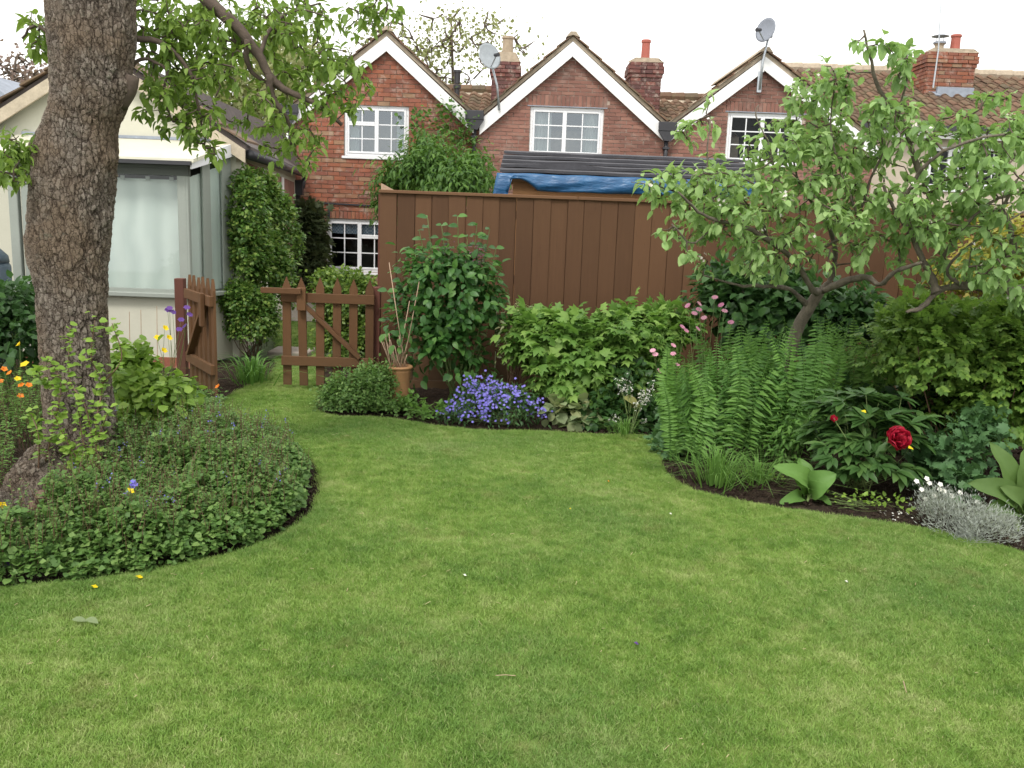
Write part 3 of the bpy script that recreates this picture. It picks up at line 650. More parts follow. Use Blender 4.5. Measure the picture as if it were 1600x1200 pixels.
# window rectangles in metres
w1 = winpx(538, 163, 638, 247); w1l = winpx(510, 341, 612, 427); w2 = winpx(829, 166, 940, 247); w3 = winpx(1138, 175, 1248, 258)
sold = lambda w, h=.2: (w[0]-.05, w[1]+.05, w[3]+.005, w[3]+.005+h)
t1, pk1, lf1, rf1 = gable('brick_cottage', 'old orange brick gabled cottage with climber beside its upper window, left end of the terrace', (606, 50), (452, 185), (741, 192), 0, [w1, w1l], [sold(w1l, .15)], 'brick_old', 'mortar_old', .235, .082, (w1[0]+.2, HY, 2.2), xr=XV1)
t2, pk2, lf2, rf2 = gable('brick_cottage', 'red brick gabled cottage whose net curtained window sits just above the black shed roof', (895, 58), (750, 194), (1036, 204), 0, [w2], [sold(w2)], 'brick_new', 'mortar', .225, .07, ((w2[0]+w2[1])/2, HY, w2[3]+.2), xl=XV1, xr=XV2)
t3, pk3, lf3, rf3 = gable('brick_cottage', 'red brick gabled cottage with dark window, partly hidden by the apple tree', (1194, 82), (1048, 204), (1368, 236), 0, [w3], [sold(w3)], 'brick_new', 'mortar', .225, .07, ((w3[0]+w3[1])/2, HY, w3[3]+.2), xl=XV2)
window(t1, *w1, HY, [(0, .5, .66, 1, 2, 1), (0, .5, 0, .66, 2, 2), (.5, 1, 0, 1, 2, 3)], [(.04, .22, 0, 1, M['curtain']), (.8, .97, 0, 1, M['curtain'])], label='upper white casement window with grey panes')
window(t1, *w1l, HY, [(0, .5, 0, 1, 2, 3), (.5, 1, .7, 1, 2, 1), (.5, 1, 0, .7, 2, 2)], [(.03, .97, .72, 1, M['check'])], label='lower white casement window with blue check curtain', glassmat=M['glass_dark'])
window(t2, *w2, HY, [(0, .47, 0, 1, 2, 3), (.47, 1, 0, 1, 2, 3)], [(.04, .3, 0, 1, M['curtain']), (.74, .97, 0, 1, M['curtain'])])
window(t3, *w3, HY, [(0, .47, 0, 1, 2, 3), (.47, 1, 0, 1, 2, 3)], glassmat=M['glass_dark'])
# iron tie strap and cable on the old cottage
s_ = MB(); a_ = hp(462, 315); b_ = hp(592, 322); s_.beam((a_[0], HY-.03, a_[1]), (b_[0], HY-.03, b_[1]), .02, .03); s_.build('cable', M['black'], t1)
for q in ((487, 318, 345), (515, 322, 341)):
    a_ = hp(q[0], q[1]); b_ = hp(q[0]-1, q[2]); MB().beam((a_[0], HY-.028, a_[1]), (b_[0], HY-.028, b_[1]), .05, .02, (0, 1, 0)).build('tie_strap', M['black'], t1)
# filler infill between gables (parts of the right hand cottages)
def pipe(parent, px, py, pyb, wpx=16):
    x, z = hp(px, py); mb = MB()
    mb.box((x-.17, HY-.2, z-.03), (x+.17, HY-.02, z+.14)); mb.prism([(x-.17, z-.03), (x+.17, z-.03), (x+.06, z-.2), (x-.06, z-.2)], HY-.19, HY-.04)
    h_ = mb.build('gutter_hopper', M['black'], parent, bevel=.01)
    zb = hp(px, pyb)[1]; MB().tube([(x, HY-.09, z-.18), (x, HY-.09, z-.5), (x, HY-.09, max(.0, zb))], .04, 8).build('downpipe', M['black'], parent, smooth=True)
    for zz in (z-.35, z-1.5): MB().box((x-.06, HY-.14, zz), (x+.06, HY-.01, zz+.04)).build('bracket', M['black'], parent)
pipe(t1, 742, 186, 620); pipe(t2, 1041, 204, 620); pipe(t1, 455, 176, 640)
# lintel strip over window 2 and 3
for tt, w_ in ((t2, w2), (t3, w3)): MB().box((w_[0]-.06, HY-.028, w_[3]+.002), (w_[1]+.06, HY+.05, w_[3]+.018)).build('lintel', M['lead'], tt)
# back roof between the gables
br = thing('terrace_roof', 'red pantiled back roof of the terrace seen in the valleys between the gables', 'roof', (0, 21, 0))
ra = P(560, 160, 18.6); rz_ = P(720, 143, 21.5)[2]; za = 3.35
o = MB().add([(-3.6, 18.3, za), (4.3, 18.3, za), (4.3, 21.5, rz_), (-3.6, 21.5, rz_), (-3.6, 24.5, za), (4.3, 24.5, za), (-3.6, 18.3, 2), (4.3, 18.3, 2), (-3.6, 24.5, 2), (4.3, 24.5, 2)], [[0, 1, 2, 3], [3, 2, 5, 4], [0, 6, 7, 1], [4, 5, 9, 8], [0, 3, 4, 8, 6], [1, 7, 9, 5, 2]]).build('roof_deck', M['verge'], br)
tiled_slope(br, (-3.6, 18.3, za+.01), (4.3, 18.3, za+.01), (0, 3.2, rz_-za), 0, 0, single=290)
for i in range(26): MB().tube([(-3.6+i*.305, 21.5, rz_+.05), (-3.6+i*.305+.3, 21.5, rz_+.06)], [.1, .105], 8).build('ridge_tile', M['pantile'], br, rnd=np.full(16, rng.uniform()))
# soil vent pipe
vp = P(714, 140, 18.6); tv = tag(MB().tube([(vp[0], 18.6, 3.4), (vp[0], 18.6, vp[2]+.02)], .055, 10).tube([(vp[0], 18.6, vp[2]+.02), (vp[0], 18.6, vp[2]+.09)], [.08, .075], 10).tube([(vp[0], 18.6, vp[2]+.11), (vp[0], 18.6, vp[2]+.33)], [.06, .065], 10).tube([(vp[0], 18.6, vp[2]+.33), (vp[0], 18.6, vp[2]+.37)], [.085, .08], 10).build('vent_pipe', M['black']), 'short black vent pipe rising from the valley right of the old orange gable', 'vent pipe')
# chimneys
def chimney(label, x0, x1, ytop, ybot, Y, key, potspec, dep=.6, cap=.07):
    a_ = P(x0, ytop, Y); b_ = P(x1, ybot, Y); xl, xr, zt, zb = a_[0], b_[0], a_[2], min(b_[2], a_[2]-1.2); cx = (xl+xr)/2
    t = thing('chimney', label, 'chimney', (cx, Y+dep/2, zb))
    MB().box((xl+.015, Y+.015, zb-.6), (xr-.015, Y+dep-.015, zt-.02)).build('stack', M['mortar'], t)
    C = []; D = []; nrow = int((zt-zb+.6)/.078)
    for r_ in range(nrow):
        z = zt-.039-r_*.078; ov = [0.0, .0][0]
        if r_ in (1, 2): ov = .045
        elif r_ in (0, 3): ov = .022
        else: ov = 0
        for side in range(3):
            if side == 0: L = xr-xl+2*ov; k = max(2, int(round(L/.225)));
            else: L = dep+2*ov; k = max(2, int(round(L/.225)))
            w = L/k; off = w/2 if r_ % 2 else 0
            st = np.clip(np.arange(0, k+1)*w+off-w*(r_ % 2), 0, L); ed = np.clip(st+w, 0, L)
            for s0, s1 in zip(st, ed):
                if s1-s0 < .03: continue
                m = (s0+s1)/2; ln = s1-s0-.012
                if side == 0: C.append((xl-ov+m, Y-ov+.03, z)); D.append((ln, .09, .066))
                elif side == 1: C.append((xl-ov+.032, Y-ov+m, z)); D.append((.09, ln, .0655))
                else: C.append((xr+ov-.032, Y-ov+m, z)); D.append((.09, ln, .0655))
    place_bricks(t, C, D, key, 300, (cx, Y, zt))
    MB().prism([(xl-.03, zt-.005), (xr+.03, zt-.005), (xr-.08, zt+cap), (xl+.08, zt+cap)], Y-.03, Y+dep+.03).build('mortar_cap', M['verge'], t, bevel=.02)
    for (fx, r_, h_, mk, cowl) in potspec:
        x = xl+(xr-xl)*fx; c = (x, Y+dep*.4, zt+cap-.03)
        p_ = MB().lathe([(r_*1.05, 0), (r_, h_*.1), (r_*.9, h_*.86), (r_*1.08, h_*.88), (r_*1.08, h_*.97), (r_*.95, h_), (r_*.7, h_)], c, 14).build('chimney_pot', M[mk], t, smooth=False)
        if cowl:
            q = MB()
            for an in (0, 2.1, 4.2): q.tube([(x+r_*.8*math.cos(an), c[1]+r_*.8*math.sin(an), c[2]+h_), (x+r_*.8*math.cos(an), c[1]+r_*.8*math.sin(an), c[2]+h_+.16)], .008, 5)
            q.lathe([(r_*1.35, h_+.0), (r_*1.3, h_+.04), (.0, h_+.041)], c, 14); q.lathe([(r_*1.9, h_+.15), (r_*1.2, h_+.18), (.01, h_+.2)], c, 14); q.build('cowl', M['dish'], p_)
    return t
chimney('weathered brick chimney with buff pot, behind the left dish', 770, 808, 95, 170, 19.6, 'brick_dark', [(.55, .12, .42, 'buffpot', 0)], dep=.75, cap=.16)
chimney('dark brick chimney with one slim red pot between second and third gables', 987, 1029, 96, 178, 19.6, 'brick_dark', [(.5, .095, .46, 'redpot', 0)], dep=.7, cap=.06)
# right hand rendered cottage with big pantile roof
RY = 18.6
rc = thing('rendered_cottage', 'cream rendered cottage with pantiled roof and white windows behind the apple trees', 'house', (9, RY, 0))
xl_ = P(1225, 200, RY)[0]; ez_ = P(1450, 200, RY)[2]; rgz = P(1330, 112, 21.5)[2]; xr_ = 14.
w4 = (P(1452, 230, RY)[0], P(1522, 230, RY)[0], P(1485, 296, RY)[2], P(1485, 229, RY)[2]); w5 = (P(1532, 232, RY)[0], P(1580, 232, RY)[0], P(1550, 296, RY)[2], P(1550, 230, RY)[2])
wall_with_holes([(xl_, 0), (xr_, 0), (xr_, ez_), (xl_, ez_)], [w4, w5], RY, RY+.2, 'wall', M['render2'], rc)
window(rc, *w4, RY, [(0, .5, 0, 1, 2, 3), (.5, 1, 0, 1, 2, 3)], label='wider white window of twelve dark panes', glassmat=M['glass_dark']); window(rc, *w5, RY, [(0, 1, 0, 1, 2, 3)], glassmat=M['glass_dark'])
rf = MB().add([(xl_-.1, RY-.25, ez_-.02), (xr_, RY-.25, ez_-.02), (xr_, 21.5, rgz), (xl_-.1, 21.5, rgz), (xr_, 24.5, ez_), (xl_-.1, 24.5, ez_), (xl_-.1, RY-.25, ez_-.1), (xr_, RY-.25, ez_-.1), (xl_-.1, 24.5, 2), (xl_-.1, RY+.2, 2)], [[0, 1, 2, 3], [3, 2, 4, 5], [0, 6, 7, 1], [0, 3, 5, 8, 9]]).build('roof', M['verge'], rc)
tiled_slope(rf, (xl_-.1, RY-.28, ez_+.01), (xr_, RY-.28, ez_+.01), (0, 21.5-RY+.28, rgz-ez_), 0, 0, single=300)
for i in range(int((xr_-xl_)/.4)): MB().tube([(xl_-.1+i*.4, 21.5, rgz+.03), (xl_-.1+i*.4+.4, 21.5, rgz+.045)], [.12, .125], 8).build('ridge_tile', M['verge'], rf)
MB().beam((xl_, RY-.32, ez_-.03), (xr_, RY-.32, ez_-.03), .12, .09).build('gutter', M['black'], rc)
MB().box((xl_, RY-.24, ez_-.22), (xr_, RY-.21, ez_-.06)).build('fascia', M['barge'], rc)
ch = chimney('broad red brick chimney with a red pot and a cowled pot on the right roof', 1452, 1519, 80, 140, 20.1, 'brick_old', [(.38, .1, .22, 'buffpot', 1), (.72, .105, .42, 'redpot', 0)], dep=1.05, cap=.05)
fz0, fz1 = P(1480, 156, 20.0)[2], P(1480, 136, 20.0)[2]
MB().box((P(1462, 145, 20.05)[0], 19.98, fz0), (P(1519, 145, 20.05)[0], 20.06, fz1)).build('lead_flashing', M['lead'], ch)
q = P(1443, 118, 21); q2 = P(1460, 150, 20.05)
MB().beam((q2[0]-.02, 19.95, q2[2]), (q2[0]-.02, 21., q2[2]+.62), .2, .03).build('lead_flashing', M['lead'], ch)
a0 = P(1463, 80, 20.0); a1 = P(1470, -30, 20.0)
tag(MB().tube([(a0[0], 19.95, a0[2]-.75), (a0[0]+.02, 19.95, a0[2]), (a1[0], 19.95, a1[2])], [.018, .015, .009], 6).build('aerial_mast', M['galv']), 'thin aerial mast strapped to the broad red brick chimney', 'aerial')
# satellite dishes
def dish(label, px, py, rpx, Y, basepx, tilt, yaw, mat, flip=1):
    c = P(px, py, Y); r = rpx*Y/F0; b = P(*basepx, HY-.15); t = thing('satellite_dish', label, 'satellite dish', b)
    R = np.array((Matrix.Rotation(yaw, 3, 'Z') @ Matrix.Rotation(tilt, 3, 'X'))); mb = MB(); V = []; n_ = 24; rings = 6
    for s_ in (0, .012):
        for j in range(rings+1):
            rr_ = r*j/rings; dp = .22*r*(j/rings)**2
            for i in range(n_): an = 2*math.pi*i/n_; V.append(c+R@np.array([rr_*math.cos(an), -dp*1.+s_, rr_*1.06*math.sin(an)]))
    Fc = []
    for s_ in (0, rings+1):
        for j in range(rings):
            for i in range(n_): q_ = (s_+j)*n_; Fc.append([q_+i, q_+(i+1) % n_, q_+n_+(i+1) % n_, q_+n_+i])
    e0, e1 = rings*n_, (2*rings+1)*n_; Fc += [[e0+i, e0+(i+1) % n_, e1+(i+1) % n_, e1+i] for i in range(n_)]
    obj('reflector', V, Fc, mat, t, smooth=True)
    ft = c+R@np.array([0, -r*1.15, -r*.35]); lo = c+R@np.array([0, -.1*r, -r*.9])
    MB().tube([lo, ft], .012, 6).build('feed_arm', M['galv'], t); MB().tube([ft+R@np.array([0, .06, .02]), ft+R@np.array([0, -.05, -.02])], [.03, .035], 8).build('receiver', M['black'], t)
    m0 = c+R@np.array([0, .08, 0]); MB().box(m0-np.array([.06, .04, .09]), m0+np.array([.06, .05, .09])).build('bracket', M['dish'], t)
    MB().tube([(b[0], b[1], b[2]), (b[0]+(m0[0]-b[0])*.2, b[1], (b[2]*1+m0[2])/2), (m0[0]+.04, b[1]*.5+m0[1]*.5, m0[2]+.12)], .022, 8).build('mast', M['galv'], t, smooth=True)
    return t
d1 = dish('pale grey satellite dish on a pole at the foot of the second gable', 763, 89, 19, 17.1, (780, 172), math.radians(-18), math.radians(35), plain('clear_dish', (.3, .33, .35), .25, .25, 6, .05, metal=.3))
d2 = dish('dark grey round satellite dish on a pole above the third gable peak', 1198, 48, 17, 17.2, (1187, 140), math.radians(-12), math.radians(-50), M['dish'])
b_ = P(1188, 125, HY-.13); MB().box((b_[0]-.05, HY-.14, b_[2]-.22), (b_[0]+.03, HY-.09, b_[2]+.15)).build('wall_bracket', M['galv'], d2)
# ================================================================ BUNGALOW WITH BAY
BY = 9.75
bg_ = thing('garden_room', 'cream rendered bungalow with a sage green bay window, behind the big tree trunk', 'house', (-5, BY, 0))
bp = lambda px, py, Y=BY: (P(px, py, Y)[0], P(px, py, Y)[2])
cR = bp(368, 222); pkx, pkz = bp(158, 80); cL = (2*pkx-cR[0], cR[1])
wall_with_holes([(cL[0], 0), (cR[0], 0), (cR[0], cR[1]), (pkx, pkz-.05), (cL[0], cR[1])], [], BY, BY+.2, 'wall', M['render'], bg_)
# long side wall running back to the terrace, with brick panel and posts
xe, ye = P(462, 300, 17.1)[0], 17.1
sd_ = np.array([xe-cR[0], ye-BY-.2]);
def side(u, z, off=0.): return (cR[0]+sd_[0]*u+off, BY+.2+sd_[1]*u, z)
ez2 = 2.3
sw = MB(); sw.add([side(0, 0), side(1, 0), side(1, ez2), side(0, ez2), side(0, 0, -.2), side(1, 0, -.2), side(1, ez2, -.2), side(0, ez2, -.2)], [[0, 1, 2, 3], [4, 7, 6, 5], [3, 2, 6, 7], [0, 3, 7, 4], [1, 5, 6, 2]]); sw.build('side_wall', M['render'], bg_)
sp = MB(); sp.add([side(.06, .9, .012), side(.94, .9, .012), side(.94, 2.12, .012), side(.06, 2.12, .012), side(.06, .9, -.01), side(.94, .9, -.01), side(.94, 2.12, -.01), side(.06, 2.12, -.01)], [[0, 1, 2, 3], [0, 3, 7, 4], [1, 5, 6, 2], [3, 2, 6, 7]]); sp.build('brick_panel', M['brick_new'], bg_)
for u in (.28, .62): sp = MB(); sp.add([side(u-.02, .9, .03), side(u+.02, .9, .03), side(u+.02, 2.12, .03), side(u-.02, 2.12, .03), side(u-.02, .9, .013), side(u+.02, .9, .013), side(u+.02, 2.12, .013), side(u-.02, 2.12, .013)], [[0, 1, 2, 3], [0, 3, 7, 4], [1, 5, 6, 2], [3, 2, 6, 7]]).build('white_post', M['barge'], bg_)
# roof with thickness and bargeboard
rf = MB(); ov = .14
sl2 = (pkz-cR[1])/(pkx-cR[0]); erx = cR[0]+ov; erz = cR[1]+sl2*ov; elx = cL[0]-ov
rf.add([(pkx, BY-.12, pkz+.06), (erx, BY-.12, erz+.06), (erx, BY-.12, erz-.0), (pkx, BY-.12, pkz-.01), (pkx, ye, pkz-.1), (xe+ov, ye, 2.36), (xe+ov, ye, 2.3), (pkx, ye, pkz-.17)], [[0, 1, 2, 3], [0, 4, 5, 1], [3, 2, 6, 7], [1, 5, 6, 2], [4, 7, 6, 5]])
rf.add([(pkx, BY-.12, pkz+.06), (elx, BY-.12, erz+.06), (elx, BY-.12, erz-.0), (pkx, BY-.12, pkz-.01), (pkx, ye, pkz-.1), (elx, ye, erz), (elx, ye, erz-.06), (pkx, ye, pkz-.17)], [[0, 1, 2, 3][::-1], [0, 1, 5, 4], [3, 7, 6, 2], [1, 2, 6, 5]])
roof_b = rf.build('roof', plain('brown_roof_tile', (.075, .06, .055), .85, .4, 8, .6), bg_)
for sx, ex in ((1, erx), (-1, elx)):
    MB().prism([(pkx, pkz+.005), (ex, erz+.005), (ex, erz-.13), (pkx, pkz-.13)], BY-.15, BY-.122).build('bargeboard', plain('weathered_board', (.42, .36, .27), .8, .3, 6, .3), roof_b)
    L_ = abs(ex-pkx); k = int(L_/.24)
    for i in range(k):
        xa = pkx+sx*(i*L_/k); xb = pkx+sx*((i+1)*L_/k+.02); za_ = pkz-(i/k)*(pkz-erz); zb_ = pkz-((i+1)/k)*(pkz-erz)
        MB().prism([(xa, za_+.065), (xb, zb_+.078), (xb, zb_+.1), (xa, za_+.08)], BY-.17+rng.normal()*.005, BY+.3).build('tile', M['pantile'], roof_b, rnd=np.full(8, rng.uniform()))
gt = MB(); gt.tube([(erx+.02, BY-.05, erz-.04), ((erx+xe+ov)/2+.02, (BY+ye)/2, (erz+2.3)/2-.02), (xe+ov+.04, ye, 2.28)], .055, 8); gt.build('gutter', M['black'], bg_, smooth=True)
MB().tube([(xe+ov+.04, ye-.05, 2.25), (xe+ov, ye-.05, 2.05), (xe+.06, ye-.05, 1.95), (xe+.06, ye-.05, 0)], .045, 8).build('downpipe', M['black'], bg_, smooth=True)
MB().box((xe-.1, ye-.14, 1.9), (xe+.16, ye-.02, 2.18)).build('hopper', M['black'], bg_)
# bay
FY = 9.0; bx1 = P(296, 460, FY)[0]; bx0 = P(22, 450, FY)[0]; zs = P(285, 461, FY)[2]; zh = P(285, 275, FY)[2]; bxb = P(366, 452, BY)[0]; bxa = 2*((bx0+bx1)/2)-bxb
bay = MB(); bay.add([(bx0+.03, FY+.03, 0), (bx1-.03, FY+.03, 0), (bxb-.03, BY, 0), (bxa+.03, BY, 0), (bx0+.03, FY+.03, zs-.03), (bx1-.03, FY+.03, zs-.03), (bxb-.03, BY, zs-.03), (bxa+.03, BY, zs-.03)], [[0, 1, 5, 4], [1, 2, 6, 5], [3, 0, 4, 7], [4, 5, 6, 7]])
bayo = bay.build('bay_wall', M['render'], bg_)
MB().box((bx0, FY+.02, -.02), (bx1, FY+.028, .09)).build('plinth', M['brick_old'], bg_)
wf = MB().add([(bx0-.04, FY-.06, zs-.03), (bx1+.06, FY-.06, zs-.03), (bxb+.06, BY-.01, zs-.03), (bxa-.06, BY-.01, zs-.03), (bx0-.04, FY-.06, zs+.015), (bx1+.06, FY-.06, zs+.015), (bxb+.06, BY-.01, zs+.015), (bxa-.06, BY-.01, zs+.015)], [[0, 1, 5, 4], [1, 2, 6, 5], [3, 0, 4, 7], [4, 5, 6, 7], [0, 3, 2, 1]]).build('sill', M['sage'], bg_, bevel=.006)
MB().box((bx0-.01, FY-.02, zs+.015), (bx1+.02, FY+.06, zs+.05)).build('bottom_rail', M['sage'], bg_)
def post(x, y, w=.07, d=.07, parent=bg_, z1=None, z0=None):
    return MB().box((x-w/2, y-d/2, (zs+.016 if z0 is None else z0)), (x+w/2, y+d/2, (zh+.02 if z1 is None else z1))).build('window_post', M['sage'], parent, bevel=.006)
x_g0, x_g1 = P(60, 400, FY)[0], P(277, 400, FY)[0]
post(bx0+.045, FY+.03, .09); post(bx0+.17, FY+.028, .1, .04); post(x_g0-.0, FY+.04, .05, .05); post(bx1-.05, FY+.035, .09, .06); post(x_g1+.04, FY+.04, .045, .05); post(x_g1+.1, FY+.03, .05, .045)
hz = zh
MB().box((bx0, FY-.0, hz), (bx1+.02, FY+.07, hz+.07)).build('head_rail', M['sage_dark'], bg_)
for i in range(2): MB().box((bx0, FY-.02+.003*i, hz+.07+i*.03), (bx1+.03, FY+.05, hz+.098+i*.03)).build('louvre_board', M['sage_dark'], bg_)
obj('pane', [(x_g0, FY+.045, zs+.03), (x_g1+.02, FY+.045, zs+.03), (x_g1+.02, FY+.045, hz), (x_g0, FY+.045, hz)], [[0, 1, 2, 3]], M['glass_bay'], bg_)
X = np.linspace(x_g0-.05, x_g1-.02, 90); yv = FY+.13+.01*np.sin(X*9+np.sin(X*5)*2)+.002*np.sin(X*47); zt_ = hz-.03
o = obj('net_curtain', [(x, y, zs+.03) for x, y in zip(X, yv)]+[(x, y, zt_-.006*math.sin(3*x)) for x, y in zip(X, yv)], [[i, i+1, i+91, i+90] for i in range(89)], M['curtain'], bg_, smooth=True)
for f_ in (.42, .6, .78, .95): xx_ = x_g0+(x_g1-x_g0)*f_; MB().box((xx_-.02, FY+.09, zt_-.02), (xx_+.02, FY+.1, zt_+.02)).build('curtain_clip', M['sage'], bg_)
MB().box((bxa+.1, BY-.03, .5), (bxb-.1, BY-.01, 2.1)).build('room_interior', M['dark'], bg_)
# bay side lights
def bs(u, z, off=0.): # point on right side of bay
    a_, b_ = np.array([bx1, FY+.02]), np.array([bxb, BY]); n_ = np.array([b_[1]-a_[1], -(b_[0]-a_[0])]); n_ /= np.linalg.norm(n_); q = a_+(b_-a_)*u+n_*off; return (q[0], q[1], z)
zr = P(340, 226, BY)[2]; e0 = hz+.125
ztop = lambda u: e0-.05+(zr-.03-e0)*u
for u0_, u1_, o_ in ((0, .04, .012), (.31, .37, .012), (.375, .49, .004), (.74, .79, .012), (.795, .97, .004)):
    MB().add([bs(u0_, zs+.016, o_), bs(u1_, zs+.016, o_), bs(u1_, ztop(u1_), o_), bs(u0_, ztop(u0_), o_), bs(u0_, zs+.016, -.012), bs(u1_, zs+.016, -.012), bs(u1_, ztop(u1_), -.012), bs(u0_, ztop(u0_), -.012)], [[0, 1, 2, 3], [0, 3, 7, 4], [1, 5, 6, 2], [4, 7, 6, 5]]).build('window_post', M['sage'], bg_)
for u0_, u1_ in ((.04, .31), (.49, .74)):
    obj('pane', [bs(u0_, zs+.02, 0), bs(u1_, zs+.02, 0), bs(u1_, ztop(u1_), 0), bs(u0_, ztop(u0_), 0)], [[0, 1, 2, 3]], M['glass_bay'], bg_)
U = np.linspace(.03, .95, 30); obj('net_curtain', [bs(u, zs+.03, -.026+.005*math.sin(u*60)) for u in U]+[bs(u, ztop(u)-.1, -.026+.005*math.sin(u*60)) for u in U], [[i, i+1, i+31, i+30] for i in range(29)], M['curtain'], bg_, smooth=True)
# lean-to roof of the bay
zr = P(340, 226, BY)[2]; e0 = hz+.125
MB().add([(bx0-.1, FY-.12, e0), (bx1+.12, FY-.12, e0), (bxb+.06, BY, zr), (bxa-.06, BY, zr), (bx0-.1, FY-.12, e0+.035), (bx1+.12, FY-.12, e0+.035), (bxb+.06, BY, zr+.035), (bxa-.06, BY, zr+.035)], [[0, 1, 5, 4], [1, 2, 6, 5], [4, 5, 6, 7], [0, 3, 2, 1], [3, 0, 4, 7]]).build('bay_roof', M['bayroof'], bg_)
MB().add([bs(-.12, e0-.06, .13), bs(1, zr-.1, .075), bs(1, zr+.03, .075), bs(-.12, e0+.05, .13), bs(-.12, e0-.06, .11), bs(1, zr-.1, .05), bs(1, zr+.03, .05), bs(-.12, e0+.05, .11)], [[0, 1, 2, 3], [0, 4, 5, 1], [3, 2, 6, 7], [0, 3, 7, 4]]).build('verge_board', M['white'], bg_)
MB().box((bx0-.12, FY-.145, e0-.025), (bx1+.1, FY-.121, e0+.012)).build('front_gutter', M['black'], bg_)
MB().beam((bxa, BY-.02, zr+.045), (bxb, BY-.02, zr+.045), .03, .03).build('flashing', M['lead'], bg_)
# water butt at far left
wb = P(0, 420, 8.3); tw = thing('water_butt', 'dark blue grey water butt at the left edge by the bungalow wall', 'water butt', (wb[0]-.2, 8.3, 0))
MB().lathe([(.24, 0), (.27, .4), (.27, 1.0), (.25, 1.04)], (wb[0]-.2, 8.3, .0), 20).build('barrel', M['butt'], tw, smooth=True); MB().lathe([(.26, 1.04), (.25, 1.1), (.15, 1.2), (.02, 1.23)], (wb[0]-.2, 8.3, 0), 20).build('lid', M['butt'], tw, smooth=True)
# roof edge seen at the far left
q0, q1 = P(-40, 110, 13), P(20, 158, 13)
nb_ = thing('neighbour_roof', 'white edged slate roof corner at the far left beyond the bungalow', 'roof', (q0[0], 13, 0))
MB().prism([(q0[0]-1.5, q0[2]-1.2), (q0[0], q0[2]), (q1[0], q1[2]), (q1[0]-.0, q1[2]-.7), (q0[0]-1.5, q0[2]-2)], 13, 15).build('roof_slab', M['lead'], nb_)
MB().prism([(q0[0]-.02, q0[2]-.06), (q1[0]-.06, q1[2]-.06), (q1[0]-.1, q1[2]-.2), (q0[0]-.06, q0[2]-.2)], 12.94, 12.99).build('bargeboard', M['barge'], nb_)
# ================================================================ FENCE, SHED, GATES
FN = 8.5; ft = P(700, 300, FN)[2]; fx0 = P(593, 450, FN)[0]
fence = thing('board_fence', 'tall brown close board fence behind the planted border', 'fence', (fx0, FN, 0))
x = fx0; i = 0; bmz = [None]*6
for i in range(6):
    w_, h_ = .152, ft-.05; V = np.array([(x_, y_, z_) for z_ in (-.5, .5) for x_, y_ in ((-.5, -.01), (.5, -.01), (.5, .002), (.545, .002), (.545, .01), (-.5, .01))]); Fc = [[0, 1, 2, 3, 4, 5][::-1], [6, 7, 8, 9, 10, 11]]+[[k_, (k_+1) % 6, (k_+1) % 6+6, k_+6] for k_ in range(6)]; bmz[i] = mesh('board', V, Fc, M['fence'], rnd=np.full(12, rng.uniform()))
while x < 6.2:
    w_ = .152+rng.normal()*.003; gap = .0095 if x < fx0+1.2 and rng.uniform() < .5 else .0055
    o = bpy.data.objects.new('board', bmz[int(rng.integers(0, 6))]); o.parent = fence; COL.objects.link(o)
    hh = ft-.03-.05; o.scale = (w_, 1, hh+rng.normal()*.002); o.location = (x+w_/2-fx0, rng.normal()*.004, .05+hh/2); o.rotation_euler[1] = rng.normal()*.0012
    x += w_+gap
capx = fx0-.01
for a0_, b0_ in ((capx, fx0+1.83), (fx0+1.84, fx0+3.66), (fx0+3.67, fx0+5.5), (fx0+5.51, 6.3)):
    MB().box((a0_, FN-.035, ft-.03), (b0_, FN+.035, ft)).build('capping', M['fence_rail'], fence, bevel=.004)
for zz in (.35, 1.0, 1.6): MB().box((fx0, FN+.02, zz), (6.2, FN+.06, zz+.08)).build('back_rail', M['fence_rail'], fence)
MB().box((fx0, FN-.02, -.04), (6.2, FN+.02, .045)).build('gravel_board', M['fence'], fence)
MB().box((fx0-.02, FN+.012, -.04), (fx0+.07, FN+.1, ft-.04)).build('fence_post', M['post'], fence)
MB().prism([(fx0+.0, ft), (fx0+.12, ft), (fx0+.0, ft+.06)], FN+.04, FN+.06).build('post_offcut', M['cane'], fence)
# shed
sf = 10.3; sb = 11.5; A = P(781, 270, sf); B = P(1190, 300, sf); C_ = P(1192, 262, sb); D_ = P(789, 234, sb); zf = (A[2]+B[2])/2+.02; zb = (C_[2]+D_[2])/2
shed = thing('garden_shed', 'low shed with black felt strip roof behind the brown fence', 'shed', (A[0]+1.4, 11, 0))
sx0, sx1 = A[0], B[0]
MB().box((sx0+.15, sf+.12, 0), (sx1-.1, sb+1.0, zf-.05)).build('shed_wall', M['shedwood'], shed)
MB().prism([(0, 0), (0, 0), (0, 0)], 0, 0) if False else None
nst = 5
for i in range(nst):
    u0_, u1_ = i/nst, (i+1)/nst+.06; y0_, y1_ = sf+(sb-sf)*u0_-.03, sf+(sb-sf)*u1_; z0_, z1_ = zf+(zb-zf)*u0_, zf+(zb-zf)*u1_; n_ = 60
    X = np.linspace(sx0+(D_[0]-sx0)*u0_, sx1, n_); wob = .005*np.sin(X*4.1+i*2)+.004*np.sin(X*9+i); sag = (.035 if i == 1 else .0)*np.exp(-((X-(sx0+.75))/.35)**2)
    V = [(x_, y0_, z0_+.074+w_*.7+s__) for x_, w_, s__ in zip(X, wob, sag)]+[(x_, y1_, z1_+.03) for x_ in X]+[(x_, y0_+.003, z0_+.044+w_*.7) for x_, w_ in zip(X, wob)]
    obj('felt_strip', V, [[j, j+1, n_+j+1, n_+j] for j in range(n_-1)]+[[2*n_+j, 2*n_+j+1, j+1, j] for j in range(n_-1)], M['felt'], shed)
